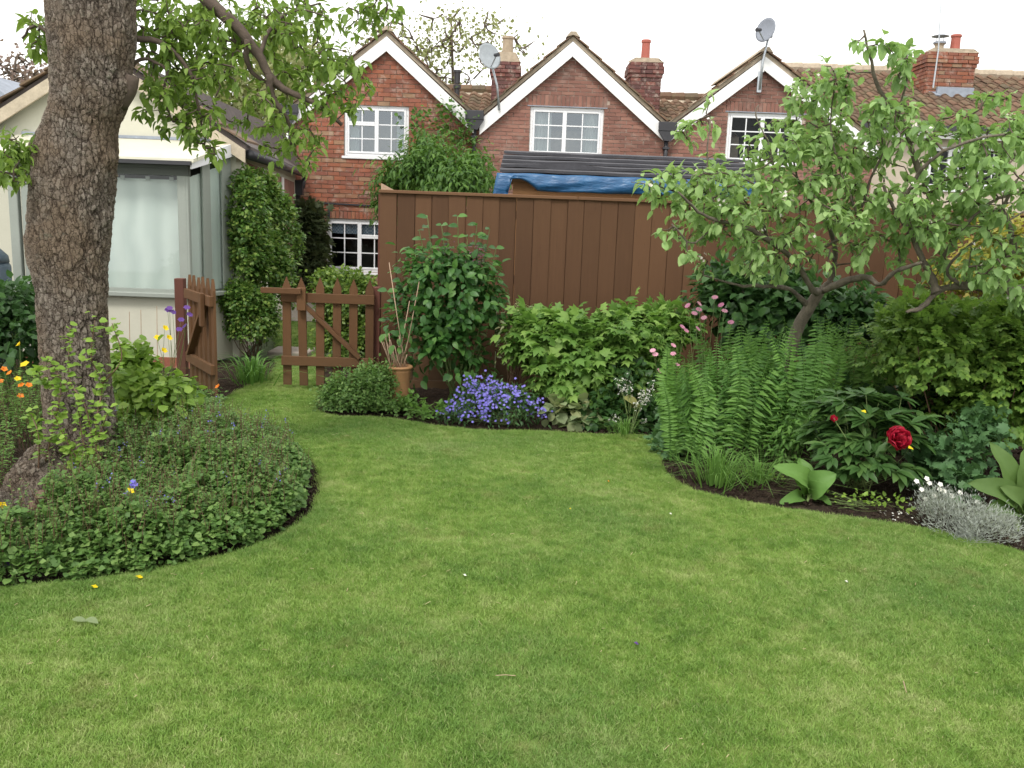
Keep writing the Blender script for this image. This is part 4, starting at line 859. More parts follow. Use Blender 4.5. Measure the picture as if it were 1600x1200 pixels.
MB().add([(sx0+.02, sf, zf), (sx1, sf, zf), (sx1, sb, zb), (sx0+.02, sb, zb), (sx1, sb+1.2, zf), (sx0+.02, sb+1.2, zf)], [[0, 1, 2, 3], [3, 2, 4, 5]]).build('roof_deck', M['shedwood'], shed)
# tarpaulin hung under the front edge
n_ = 70; m_ = 10; X = np.linspace(sx0-.03, sx1-.1, n_); V = []
for j in range(m_):
    v = j/(m_-1)
    for i, x_ in enumerate(X):
        u = i/(n_-1); drop = .3 if u < .07 else (.06+.125*min(1, max(0, (u-.09)/.07))**1.5-.03*max(0, u-.4)); drop *= 1 if u > .07 else 1.2
        V.append((x_-(.06*v if u < .08 else 0), sf-.07-.025*math.sin(v*3)-.012*math.sin(x_*7+v*9)*v-.004*math.sin(x_*31+v*3), zf+.03-drop*v+.003*math.sin(x_*11)))
tp = obj('tarpaulin', V, [[j*n_+i, j*n_+i+1, (j+1)*n_+i+1, (j+1)*n_+i] for j in range(m_-1) for i in range(n_-1)], M['tarp'], smooth=True); sm = tp.modifiers.new('thickness', 'SOLIDIFY'); sm.thickness = .004
tag(tp, 'bright blue tarpaulin hanging under the shed roof edge', 'tarpaulin')
# gates
def gate(label, hinge, ang, mirror, latch):
    t = thing('picket_gate', label, 'gate', hinge, ang, local=True); s = -1 if mirror else 1; n_ = 6; sp_ = .149
    V = [(-.037, -.011, 0), (.037, -.011, 0), (.037, -.011, .89), (0, -.011, .985), (-.037, -.011, .89)]; V = V+[(a, .011, c) for a, b, c in V]
    Fc = [[0, 1, 2, 3, 4], [9, 8, 7, 6, 5]]+[[i, i+5, (i+1) % 5+5, (i+1) % 5] for i in range(5)]
    pm = mesh('picket', V, Fc, M['gate'])
    for i in range(n_):
        o = link('picket', pm, t); o.location = (s*(.06+i*sp_), 0, .035+rng.normal()*.006); o.rotation_euler[1] = rng.normal()*.006
    L_ = .06+(n_-1)*sp_+.045
    for z in (.80, .225): MB().box((s*.015, -.045, z), (s*L_, -.0125, z+.085)).build('rail', M['gate_rail'], t, bevel=.003)
    MB().beam((s*.14, -.03, .31), (s*.665, -.03, .80), .034, .075, (0, 1, 0)).build('brace', M['gate'], t, bevel=.003)
    if latch:
        MB().box((s*(.06+4*sp_-.035), -.082, .73), (s*(.06+4*sp_+.045), -.047, .935)).build('latch_block', M['gate'], t, bevel=.004)
        MB().box((s*(.06+4*sp_-.0), -.118, .88), (s*(L_+.16), -.084, .93)).build('latch_bar', M['gate_rail'], t, bevel=.003)
    else:
        MB().box((s*(.06+4*sp_-.01), -.082, .62), (s*(.06+4*sp_+.06), -.047, .9)).build('latch_block', M['gate'], t, bevel=.004)
    return t
hr = P(588, 500, 8.08); gate('brown picket gate leaf facing the lawn with a wooden latch bar', (hr[0], 8.08, .0), math.radians(1.5), True, True)
hl = G(292, 601); he = G(341, 628); ang = math.atan2(he[1]-hl[1], he[0]-hl[0])
hl = P(296, 520, 8.1); he = P(341, 520, 7.33); ang = math.atan2(he[1]-hl[1], he[0]-hl[0])
gate('brown picket gate leaf swung open towards the lawn beside the bay window', (hl[0], hl[1], .0), ang, False, False)
pp = P(284, 520, 8.2); MB_ = MB().box((pp[0]-.042, 8.16, 0), (pp[0]+.042, 8.24, P(284, 435, 8.2)[2])).build('gate_post', M['post'], bevel=.004); tag(MB_, 'red brown square gate post beside the open gate leaf', 'gate post')
pp = P(598, 520, 8.2); MB_ = MB().box((pp[0]-.1, 8.14, 0), (pp[0]-.02, 8.22, P(590, 448, 8.2)[2])).build('gate_post', M['post'], bevel=.004); tag(MB_, 'short dark gate post against the left end of the tall fence', 'gate post')
# ================================================================ BIG TREE
TY = 4.85
prof = [(-40, 143, 66), (0, 142, 64), (60, 144, 64), (110, 143, 60), (160, 140, 57), (200, 126, 55), (235, 117, 62), (300, 113, 63), (345, 109, 62), (372, 107, 62), (400, 106, 60), (450, 111, 53), (520, 115, 52), (600, 121, 53), (680, 128, 57), (740, 135, 63), (790, 134, 78), (815, 130, 92)]
pr_ = smoothline(prof, 14); nr_ = len(pr_); ns_ = 230; cen = []; rad = []
for y_, c_, w_ in pr_: cen.append(P(c_, y_, TY)); rad.append(w_*TY/F0*.925)
cen = np.array(cen); rad = np.array(rad); zz = cen[:, 2]; zz = np.linspace(zz[0], -.03, nr_); cx_ = np.interp(-zz, -cen[:, 2], cen[:, 0]); rd_ = np.interp(-zz, -cen[:, 2], rad)
th = np.linspace(0, 2*math.pi, ns_, endpoint=False); TH, ZI = np.meshgrid(th, np.arange(nr_)); Z = zz[ZI]
q = np.stack([np.cos(TH).ravel(), np.sin(TH).ravel(), Z.ravel()*1.6], 1)
lum = 1+.035*snoise(q, 21, 1.6).reshape(TH.shape)+.02*snoise(q, 22, 4).reshape(TH.shape)+.012*snoise(q, 23, 10).reshape(TH.shape)
kn = lambda th0, z0, a, s1, s2: a*np.exp(-((np.angle(np.exp(1j*(TH-th0))))/s1)**2-((Z-z0)/s2)**2)
zpx = lambda py: P(110, py, TY)[2]
lum += kn(math.pi*1.02, zpx(375), .09, .35, .035)+kn(math.pi, zpx(228), .12, .35, .05)+kn(-.15, zpx(340), .09, .3, .05)+kn(-.1, zpx(245), .1, .3, .04)+kn(5.2, zpx(420), .06, .3, .1)+kn(-.25, zpx(135), .16, .35, .05)
flare = np.clip(.25-Z, 0, 1)/.28; lum += flare*.18*np.maximum(0, np.cos(TH*4+.6))
R_ = rd_[ZI]*lum; Xc = cx_[ZI]+R_*np.cos(TH); Yc = TY+R_*np.sin(TH)*.95; V = np.stack([Xc.ravel(), Yc.ravel(), Z.ravel()], 1)
I = np.arange(nr_*ns_).reshape(nr_, ns_); In = np.roll(I, -1, 1); Fc = np.stack([I[:-1], I[1:], In[1:], In[:-1]], -1).reshape(-1, 4)
tree = thing('old_pear_tree', 'big old tree with cracked brown bark and an overhanging leafy branch in the left bed', 'tree', (cx_[-1], TY, 0))
obj('trunk', V, Fc, M['bark'], tree, smooth=True, tc=V)
def gnarl(name, c, r, mat, parent, seed, sub=5, amp=.3, tc=True):
    n1, n2 = 90, 60; A_, B_ = np.meshgrid(np.linspace(0, 2*math.pi, n1, endpoint=False), np.linspace(0.02, math.pi-.02, n2)); U = np.stack([np.cos(A_)*np.sin(B_), np.sin(A_)*np.sin(B_), np.cos(B_)], -1).reshape(-1, 3)
    k = 1+amp*.5*snoise(U, seed, 2)+amp*.35*snoise(U, seed+1, 6); V = np.array(c)+U*k[:, None]*np.array(r); I = np.arange(n1*n2).reshape(n2, n1); In = np.roll(I, -1, 1)
    return obj(name, V, np.stack([I[:-1], I[1:], In[1:], In[:-1]], -1).reshape(-1, 4), mat, parent, smooth=True, tc=V)
rc_ = P(62, 790, 4.5); gnarl('root_burl', (rc_[0], 4.58, .1), (.19, .2, .2), M['bark'], tree, 5)
rc_ = P(60, 745, 4.55); gnarl('root_burl', (rc_[0]+.03, 4.6, .27), (.09, .1, .08), M['bark'], tree, 8)
rc_ = P(30, 800, 4.4); gnarl('surface_root', (rc_[0]-.03, 4.45, .03), (.17, .16, .1), M['bark'], tree, 11)
rc_ = P(68, 812, 4.38); gnarl('cut_scar', (rc_[0]+.03, 4.36, .14), (.055, .04, .025), M['scar'], tree, 14); gnarl('cut_scar', (rc_[0]-.02, 4.33, .06), (.03, .03, .05), M['scar'], tree, 15)
st_ = [P(185, 160, TY), P(200, 140, TY-.02), P(207, 118, TY-.03)]; MB().tube(smoothline(st_, 3), np.linspace(.055, .035, 7), 10).build('broken_stub', M['bark3'], tree, smooth=True)
def limb(pxs, Ys, r0_, r1_):
    pts = np.array([P(x, y, Y) for (x, y), Y in zip(pxs, np.linspace(*Ys, len(pxs)))]); q = smoothline(pts, 4); q += rng.normal(size=q.shape)*.0025; return (q, r0_, r1_)
limbs = [limb([(250, -90), (290, -45), (323, 0), (362, 33), (387, 62), (404, 87), (421, 117), (442, 137), (471, 152), (500, 167), (535, 195)], (5.1, 5.3), .042, .010),
 limb([(421, 117), (425, 150), (442, 175), (452, 195), (455, 230)], (5.2, 5.3), .022, .006), limb([(404, 87), (375, 66), (345, 62), (329, 60)], (5.2, 5.3), .016, .006),
 limb([(387, 62), (385, 95), (400, 118), (440, 140)], (5.15, 5.3), .018, .008), limb([(404, 87), (420, 50), (450, 20), (500, 5)], (5.2, 5.5), .014, .005),
 limb([(200, 60), (245, 65), (275, 85), (300, 120), (310, 170), (320, 215)], (4.95, 5.1), .018, .004), limb([(190, 130), (220, 92), (260, 110), (255, 150), (270, 190)], (4.95, 5.05), .012, .004),
 limb([(560, -60), (590, -20), (605, 10), (600, 30)], (5.3, 5.4), .008, .004), limb([(300, -60), (420, -40), (560, -60)], (5.1, 5.3), .03, .015), limb([(55, 290), (30, 275), (0, 268)], (4.8, 4.7), .01, .004), limb([(90, 60), (55, 40), (35, 60)], (4.85, 4.9), .012, .005)]
for q, a_, b_ in limbs: MB().tube(q, np.linspace(a_, b_, len(q)), 9).build('branch', M['bark3'], tree, smooth=True)
def region_targets(ells, n):
    w = np.array([e[3]*e[4] for e in ells], float); w /= w.sum(); out = []
    for k in rng.choice(len(ells), n, p=w):
        px, py, Y, rx, ry, rd = ells[k]; u = rng.normal(size=3); u /= np.linalg.norm(u); u *= rng.uniform()**.4
        out.append(P(px+u[0]*rx, py+u[1]*ry, Y+u[2]*rd))
    return out
def crown(parent, limbs, ells, nt_, per, size, T, mat, single, twigmat=None, rt=.0035, spread=.06, droop=.4, upright=0., blossoms=0):
    T_ = region_targets(ells, nt_); segs = skeleton(limbs, T_); mb = MB(); pos = []; dr = []
    for q in segs:
        mb.tube(q, np.linspace(rt*1.6, rt*.5, len(q)), 4, cap=False); k = per+rng.integers(-2, 3)
        u = rng.uniform(.25, 1, k)**.6*(len(q)-1); i0 = np.floor(u).astype(int).clip(0, len(q)-2); p_ = q[i0]+(q[i0+1]-q[i0])*(u-i0)[:, None]
        ax = (q[-1]-q[0]); ax /= np.linalg.norm(ax)+1e-6; d_ = unit(k)+ax*.5; d_[:, 2] += upright-droop*.5; d_ /= np.linalg.norm(d_, axis=1)[:, None]
        pos.append(p_+d_*size*.35*rng.uniform(0, 1, (k, 1))+rng.normal(size=(k, 3))*spread*.3); dr.append(d_)
    kind(mb.build('twigs', twigmat or M['twig'], parent, smooth=True), 'stuff')
    pos = np.vstack(pos); dr = np.vstack(dr); up = np.array([0, 0, 1.])+unit(len(pos))*.55; s = size*rng.uniform(.6, 1.15, len(pos))
    s *= rng.uniform(.75, 1.12, len(s)); ka = rng.uniform(0, 1, len(pos)) < .55
    foliage(parent, pos[ka], dr[ka], up[ka], s[ka], T, mat, single//2, name='crown'); foliage(parent, pos[~ka], dr[~ka], up[~ka], s[~ka]*1.05, T_ALT, mat, single-single//2, name='crown')
    return segs
crown(tree, limbs, [(470, 60, 5.4, 95, 70, .4), (520, 130, 5.4, 65, 60, .3), (420, 190, 5.3, 60, 60, .3), (270, 130, 5.1, 70, 95, .25), (330, 90, 5.3, 90, 80, .35), (320, 200, 5.1, 45, 45, .2), (260, 30, 5.2, 90, 50, .3), (390, 20, 5.5, 120, 40, .4), (590, 15, 5.4, 45, 35, .2), (475, 225, 5.3, 35, 45, .2), (25, 265, 4.7, 45, 35, .15), (60, 40, 5., 25, 55, .2), (30, 230, 4.7, 25, 40, .1)],
      480, 9, .06, T_PEAR, M['L_pear'], 300, droop=.7)
# ================================================================ APPLE TREES
def apple(label, base, trunk, limbs, ells, nt_, per, size, mat, blos, tr=(.05, .038)):
    t = thing('apple_tree', label, 'tree', base)
    q = smoothline(trunk, 5); MB().tube(q, np.linspace(tr[0], tr[1], len(q)), 14).build('trunk', M['bark2'], t, smooth=True)
    for q, a_, b_ in limbs: MB().tube(q, np.linspace(a_, b_, len(q))*(1+.12*rng.normal(size=len(q))), 9).build('branch', M['bark2'], t, smooth=True)
    segs = crown(t, limbs, ells, nt_, per, size, T_RND2, M[mat], 300, rt=.004)
    k = rng.choice(len(segs), blos, replace=False); bp_ = np.array([segs[i][-1] for i in k]); bp_ = np.repeat(bp_, 6, 0)+rng.normal(size=(blos*6, 3))*.012
    fo = foliage(t, bp_, unit(len(bp_)), unit(len(bp_)), .024, T_SM, M['blossom'], name='blossom'); fo['kind'] = 'stuff'
    return t
T_RND2 = ovate(.34, .35, .5, (.28, .62, .86), (.9, 1., .6))
AY = 6.3; ab = P(1243, 523, 6.4)
la = [limb([(1280, 456), (1271, 454), (1241, 408), (1200, 375), (1154, 350), (1125, 346), (1090, 330), (1060, 300)], (6.3, 5.3), .023, .006), limb([(1282, 455), (1296, 440), (1305, 405), (1300, 370), (1280, 330), (1250, 290), (1235, 230)], (6.3, 6.2), .026, .006),
      limb([(1282, 455), (1317, 441), (1354, 433), (1375, 445), (1400, 424), (1440, 410)], (6.3, 5.5), .026, .01), limb([(1262, 478), (1233, 452), (1192, 447), (1150, 445), (1100, 430)], (6.35, 5.8), .018, .005),
      limb([(1250, 400), (1300, 380), (1340, 340), (1360, 280), (1390, 220)], (6.2, 5.8), .014, .006), limb([(1200, 375), (1190, 330), (1210, 280), (1200, 220)], (6., 5.8), .012, .004), limb([(1154, 350), (1110, 360), (1080, 380), (1050, 350)], (5.8, 5.5), .01, .004),
      limb([(1235, 230), (1244, 190), (1240, 140)], (6.2, 6.1), .007, .003), limb([(1125, 346), (1105, 270), (1110, 180)], (5.7, 5.7), .007, .003), limb([(1200, 220), (1180, 180), (1185, 165)], (5.8, 5.8), .005, .003), limb([(1340, 340), (1300, 220), (1305, 120)], (5.9, 5.8), .01, .003), limb([(1060, 300), (1020, 290), (985, 285)], (5.6, 5.5), .005, .002)]
apple('apple tree whose bare trunk forks above the tall ferns', (ab[0], ab[1], 0), [np.array([ab[0]-.12, 6.4, 0]), np.array([ab[0]-.06, 6.4, .4]), ab, P(1262, 485, 6.35), P(1282, 453, 6.3)], la,
      [(1180, 320, 5.9, 120, 75, .5), (1110, 300, 5.7, 90, 60, .4), (1260, 250, 6., 95, 85, .5), (1330, 330, 6., 120, 100, .5), (1200, 400, 5.9, 120, 45, .4), (1080, 360, 5.7, 55, 50, .3), (1250, 180, 6., 25, 55, .2), (1030, 290, 5.6, 40, 25, .2), (1320, 220, 6., 70, 60, .3), (1110, 180, 5.9, 12, 40, .1), (1070, 200, 5.9, 15, 30, .1), (1255, 150, 6, 25, 40, .2)], 370, 10, .068, 'L_apple', 38)
lb_ = [limb([(1700, 440), (1650, 452), (1600, 454), (1546, 450), (1504, 446), (1467, 454), (1442, 479), (1417, 487)], (6.0, 5.7), .045, .012), limb([(1462, 456), (1458, 440), (1442, 408), (1421, 362), (1400, 333), (1380, 290)], (5.75, 5.8), .03, .010),
       limb([(1560, 449), (1567, 437), (1583, 412), (1579, 354), (1567, 325), (1590, 280)], (5.8, 5.8), .035, .008), limb([(1400, 333), (1430, 280), (1446, 258), (1475, 237), (1525, 217), (1570, 210)], (5.6, 5.2), .013, .007),
       limb([(1446, 300), (1420, 220), (1404, 179), (1375, 142), (1358, 83), (1350, 46)], (5.8, 5.6), .02, .005), limb([(1404, 179), (1415, 130), (1418, 90)], (5.7, 5.6), .008, .004), limb([(1475, 400), (1510, 350), (1560, 310), (1610, 300)], (5.7, 5.5), .014, .006), limb([(1500, 446), (1480, 420), (1530, 370), (1600, 330)], (5.7, 5.4), .012, .005)]
b2 = P(1700, 440, 6.0)
apple('spreading apple tree entering from the right side with horizontal grey limbs', (b2[0]+.1, b2[1], 0), [np.array([b2[0]+.1, 6., 0]), np.array([b2[0]+.08, 6., .5]), b2], lb_,
      [(1480, 325, 5.7, 110, 60, .5), (1560, 270, 5.5, 90, 90, .5), (1440, 210, 5.7, 90, 70, .4), (1370, 170, 5.7, 60, 60, .3), (1350, 60, 5.6, 18, 22, .1), (1390, 85, 5.6, 28, 30, .15), (1420, 105, 5.6, 25, 35, .15), (1570, 400, 5.6, 70, 60, .4), (1440, 400, 5.8, 80, 50, .3), (1590, 190, 5.5, 35, 60, .3), (1560, 160, 5.6, 30, 20, .2), (1460, 330, 5.6, 100, 60, .4), (1300, 130, 5.7, 50, 35, .2), (1680, 280, 5.5, 80, 130, .5), (1600, 470, 5.5, 50, 25, .2)], 370, 10, .068, 'L_apple2', 22, tr=(.09, .06))
# ================================================================ SHRUBS AND HEDGES
shrub('topiary_hedge', 'tall rounded green clipped shrub right of the bay window', 'shrub', [ell(398, 355, 10.6, 46, 85), ell(425, 370, 10.8, 42, 70), ell(380, 310, 10.4, 30, 42), ell(404, 420, 10.3, 48, 64), ell(375, 390, 10.4, 22, 70), ell(415, 440, 10.2, 46, 60), ell(388, 355, 9.75, 24, 88, .2), ell(392, 400, 9.8, 26, 60, .2)], 24000, .05, T_SM, M['L_hedge'], clumps=1500, sig=.035, shell=.22, lump=.06, nst=12, seed=31)
shrub('box_bush', 'low rounded clipped bush beside the stone slab behind the open gate', 'shrub', [ell(392, 500, 9.7, 40, 48), ell(375, 470, 9.6, 28, 26)], 7000, .042, T_SM, M['L_hedge'], clumps=420, sig=.035, shell=.25, lump=.06, nst=14, seed=32, stem=M['redstem'])
shrub('box_bush', 'yellow tipped clipped bush behind the closed picket gate leaf', 'shrub', [ell(545, 470, 9.6, 52, 42), ell(545, 530, 9.6, 50, 50), ell(515, 450, 9.8, 25, 22)], 9000, .045, T_SM, M['L_box'], clumps=500, sig=.035, shell=.3, lump=.08, nst=14, seed=33)
shrub('dark_climber', 'dull purplish climber on the old cottage wall left of its lower window', 'climber', [ell(482, 380, 16.8, 24, 50, .3), ell(480, 430, 16.6, 28, 30, .3)], 3500, .12, T_LOB, M['L_ivy'], clumps=160, sig=.09, shell=.6, nst=10, stem=M['redstem'])
shrub('green_climber', 'bushy bright green climber on the cottage wall above the left end of the fence', 'climber', [ell(680, 272, 15.6, 72, 28, .5), ell(715, 292, 15.2, 60, 20, .5), ell(625, 280, 15.8, 28, 20, .4), ell(668, 240, 16.2, 26, 20, .4), ell(740, 268, 15.8, 22, 20, .4), ell(610, 320, 16, 15, 40, .3)], 8000, .12, T_NAR, M['L_climb'], clumps=330, sig=.12, shell=.6, lump=.4, nst=26, droop=.9, seed=35)
shrub('wall_creeper', 'thin creeper reaching up the orange gable towards the black hopper', 'climber', [ell(700, 200, 17.25, 26, 38, .12), ell(722, 225, 17.25, 18, 40, .12), ell(655, 190, 17.25, 18, 18, .1)], 380, .085, T_OV2, M['L_climb'], clumps=110, sig=.09, shell=.8, nst=14, seed=36, stem=M['redstem'])
# philadelphus-like shrub behind the pot
pb = np.array([P(715, 600, 7.9)[0], 7.9, 0]); tp_ = thing('leafy_shrub', 'tall upright dark green shrub against the fence behind the cane pot', 'shrub', pb)
pos, d, up, cp = blob([ell(705, 470, 7.8, 75, 80, .3), ell(700, 560, 7.8, 68, 70, .3), ell(735, 440, 7.8, 34, 50, .25), ell(660, 520, 7.7, 50, 50, .25), ell(670, 440, 7.8, 40, 50, .25)], 2100, 200, .05, .55, .18, 41, droop=.35)
whip = []
for px_, py_ in ((668, 340), (715, 338), (655, 360), (745, 352), (765, 358), (775, 388), (778, 430), (648, 395), (690, 352), (785, 455), (625, 440), (605, 455), (730, 370), (700, 375), (790, 500)):
    tip = P(px_, py_, 7.75); b_ = pb+np.array([*rng.normal(size=2)*.06, 0]); mid = (b_+tip)/2+np.array([(tip[0]-b_[0])*.1, 0, .1]); q = smoothline([b_, mid, tip], 8); whip.append(q)
    for j in range(6, len(q)):
        for s_ in (-1, 1):
            a_ = rng.uniform(0, 3.14); dd = np.array([s_*math.cos(a_), s_*math.sin(a_)*.8, .25]); pos = np.vstack([pos, q[j]]); d = np.vstack([d, dd]); up = np.vstack([up, [rng.normal()*.3, -.7, .8]])
foliage(tp_, pos, d, up, .095*rng.uniform(.55, 1.1, len(pos)), T_OV, M['L_phil'], 300)
mb = MB()
for q in whip: mb.tube(q, np.linspace(.007, .003, len(q)), 5)
mb.build('stem', M['stem'], tp_, smooth=True)
fl = np.vstack([P(745, 395, 7.7)+rng.normal(size=(120, 3))*[.045, .04, .05], P(700, 395, 7.75)+rng.normal(size=(60, 3))*[.05, .04, .04]]); foliage(tp_, fl, unit(180), unit(180), .016, T_SM, leafmat('mauve_bud', (.13, .05, .09), (.2, .09, .14)), name='flower_buds')
# lobed leaf shrub
shrub('lobed_leaf_shrub', 'mounded shrub with large light green lobed leaves in front of the fence', 'shrub', [ell(890, 540, 7.6, 75, 42, .35), ell(985, 525, 7.6, 70, 38, .35), ell(840, 530, 7.6, 42, 36, .3), ell(900, 590, 7.4, 75, 48, .35), ell(990, 570, 7.5, 60, 45, .35), ell(1040, 515, 7.7, 38, 28, .3)], 5000, .092, T_LOB, M['L_lobed'], clumps=300, sig=.05, shell=.4, lump=.12, single=300, nst=30, droop=.35, upw=.9, seed=42)
shrub('twiggy_shrub', 'sparse pale twiggy shrub between the blue flowers and the lobed leaf shrub', 'shrub', [ell(808, 510, 7.8, 32, 28, .15), ell(812, 560, 7.8, 28, 30, .15)], 520, .055, T_NAR, M['L_pale'], clumps=60, sig=.05, shell=.7, nst=26, stem=M['redstem'], seed=43, sr=.005)
shrub('dark_evergreen', 'dark evergreen shrub in the shade under the left apple tree', 'shrub', [ell(1230, 500, 7.6, 95, 60, .4), ell(1150, 470, 7.7, 50, 50, .3), ell(1330, 510, 7.5, 40, 45, .3)], 3600, .09, T_OV2, M['L_dark'], clumps=220, sig=.07, shell=.5, nst=24, seed=44)
shrub('golden_shrub', 'golden shrub with red tinted tips by the fence behind the right apple tree', 'shrub', [ell(1560, 385, 7.8, 55, 45, .3), ell(1500, 440, 7.8, 45, 30, .25), ell(1610, 440, 7.8, 40, 50, .3)], 2200, .06, T_OV2, M['L_gold'], clumps=160, sig=.06, shell=.7, nst=20, seed=45)
# pinnate shrub right
def pinnate(name, label, ells, n, size, mat, clumps, seed, npair=3, single=0):
    pos, d, up, cp = blob(ells, n, clumps, .06, .45, .15, seed, droop=.15, upw=1.2)
    D, X_, Z_ = orient(pos, d, up, 1); P2 = []; D2 = []; U2 = []
    for k in range(npair):
        for s_ in (-1, 1): P2.append(pos+D*(size*.55*(k+.3))); D2.append(D*.5+X_*s_*.9); U2.append(Z_)
    P2.append(pos+D*size*.45*npair); D2.append(D); U2.append(Z_)
    base = np.array([ells[0][0][0], ells[0][0][1], 0]); t = thing(name, label, 'shrub', base)
    foliage(t, np.vstack(P2), np.vstack(D2), np.vstack(U2), size, T_OV2, mat, single); stems(t, base, cp[:40], .007, M['redstem']); return t
pinnate('wisteria_shrub', 'dense light green shrub with small divided leaves at the right edge', [ell(1500, 560, 6.2, 120, 62, .4), ell(1600, 570, 6., 90, 90, .4), ell(1440, 530, 6.3, 70, 40, .35), ell(1560, 640, 6., 90, 50, .35), ell(1720, 560, 5.9, 90, 100, .4)], 5200, .042, M['L_wist'], 420, 46)
# left bed shrubs
shrub('laurel_bush', 'glossy dark green bush left of the big trunk', 'shrub', [ell(15, 500, 6.6, 62, 48, .35), ell(-60, 520, 6.6, 80, 70, .4), ell(30, 540, 6.4, 35, 40, .3)], 2800, .075, T_OV2, M['L_dark'], clumps=200, sig=.06, shell=.45, nst=20, seed=47, single=150)
shrub('bright_green_shrub', 'bright green leafy shrub just right of the big trunk', 'shrub', [ell(205, 600, 5.5, 42, 48, .18), ell(255, 630, 5.45, 52, 42, .2), ell(230, 665, 5.4, 55, 40, .2), ell(290, 660, 5.5, 32, 30, .15), ell(210, 565, 5.5, 25, 22, .12)], 1900, .055, T_RND, M['L_bright'], clumps=200, sig=.035, shell=.5, lump=.2, nst=22, single=300, seed=48)
# suckers on the trunk
sk = thing('trunk_suckers', 'pale green leafy suckers sprouting in front of the big trunk base', 'shrub', (*G(140, 800)[:2], 0)); Ps = []; Ds = []; mb = MB()
for pxs in ([(150, 735), (135, 640), (108, 590), (110, 510)], [(150, 740), (150, 660), (160, 600), (143, 560), (148, 500)], [(70, 725), (85, 660), (95, 600), (75, 560)], [(140, 745), (110, 700), (80, 640)], [(150, 740), (130, 690), (120, 620)], [(155, 740), (150, 700), (170, 640)], [(60, 740), (60, 680), (45, 640)], [(150, 745), (115, 720), (95, 680)], [(160, 600), (190, 560), (175, 505)], [(110, 600), (70, 600), (60, 580)]):
    q = smoothline([P(x_, y_, 4.45+rng.normal()*.04) for x_, y_ in pxs], 7); mb.tube(q, np.linspace(.005, .002, len(q)), 5)
    for j in range(3, len(q)):
        for _ in range(3): Ps.append(q[j]+rng.normal(size=3)*.012); v_ = unit(1)[0]; v_[2] = abs(v_[2])*.4; Ds.append(v_)
mb.build('stem', M['redstem'], sk, smooth=True); Ps = np.array(Ps); Ds = np.array(Ds)
foliage(sk, Ps, Ds, np.array([0, -.35, 1.])+unit(len(Ps))*.5, .044*rng.uniform(.5, 1.15, len(Ps)), T_RND, M['L_bright'], 300)
# ground cover left
def groundcover(name, label, poly, hfun, n, size, T, mat, fl=None, dens=1., up0=.5):
    poly = np.array(poly); x0, y0 = poly.min(0); x1, y1 = poly.max(0); q = np.stack([rng.uniform(x0, x1, n), rng.uniform(y0, y1, n)], 1); q = q[inpoly(q[:, 0], q[:, 1], poly)]
    h, = (hfun(q),); z = h*(1-.55*rng.uniform(0, 1, len(q))**2)+rng.normal(size=len(q))*.012; k = z > .005; q, z = q[k], z[k]
    pos = np.stack([q[:, 0], q[:, 1], z], 1); d = unit(len(pos)); d[:, 2] = d[:, 2]*.4+.1; V, Fc, r = leafmesh(pos, d, np.array([0, -.25, 1])+unit(len(pos))*up0, size*rng.uniform(.6, 1.2, len(pos)), T)
    o = obj(name, V, Fc, mat, rnd=r, smooth=True); kind(o, 'stuff'); tag(o, label, 'ground cover'); return o, pos
def edge_dist(q, line):
    line = np.array(line); d = np.full(len(q), 9.)
    for i in range(len(line)-1):
        a_, b_ = line[i], line[i+1]; ab_ = b_-a_; t_ = np.clip(((q-a_)@ab_)/(ab_@ab_+1e-9), 0, 1); d = np.minimum(d, np.linalg.norm(q-(a_+t_[:, None]*ab_), axis=1))
    return d
edge = [q for q in lb]
gcpoly = [tuple(G(*q)[:2]) for q in ((-120, 945), (0, 922), (60, 914), (150, 906), (215, 897), (300, 880), (380, 860), (438, 834), (470, 802), (480, 766), (483, 738), (466, 712), (430, 698), (350, 692), (300, 700), (210, 740), (130, 790), (60, 880), (-50, 880))]
def hf(q):
    q = q+.045*np.stack([snoise(np.c_[q, q[:, 0]*0], 55, 9), snoise(np.c_[q, q[:, 0]*0], 56, 9)], 1)
    e = edge_dist(q, gcpoly[:14]); q3 = np.c_[q, q[:, 0]*0]; return np.clip(e/.13, 0, 1)**.6*(.17+.1*np.clip((e-.1)/.4, 0, 1))*(1+.5*snoise(q3, 51, 6)+.3*snoise(q3, 52, 17))+.02
gc, gpos = groundcover('ground_cover', 'low mounded grey green ground cover around the big tree, spilling to the lawn edge', gcpoly, hf, 52000, .03, T_RND3, M['L_mint'], up0=.6)
gc2, _ = groundcover('ground_cover', 'larger round leaves along the front edge of the ground cover mound', gcpoly[:12]+gcpoly[-3:], lambda q: hf(q)*1.03*(rng.uniform(0, 1, len(q)) > .25)*(edge_dist(q, gcpoly[:14]) < .3), 9000, .036, T_RND, M['L_mint'], up0=.5)
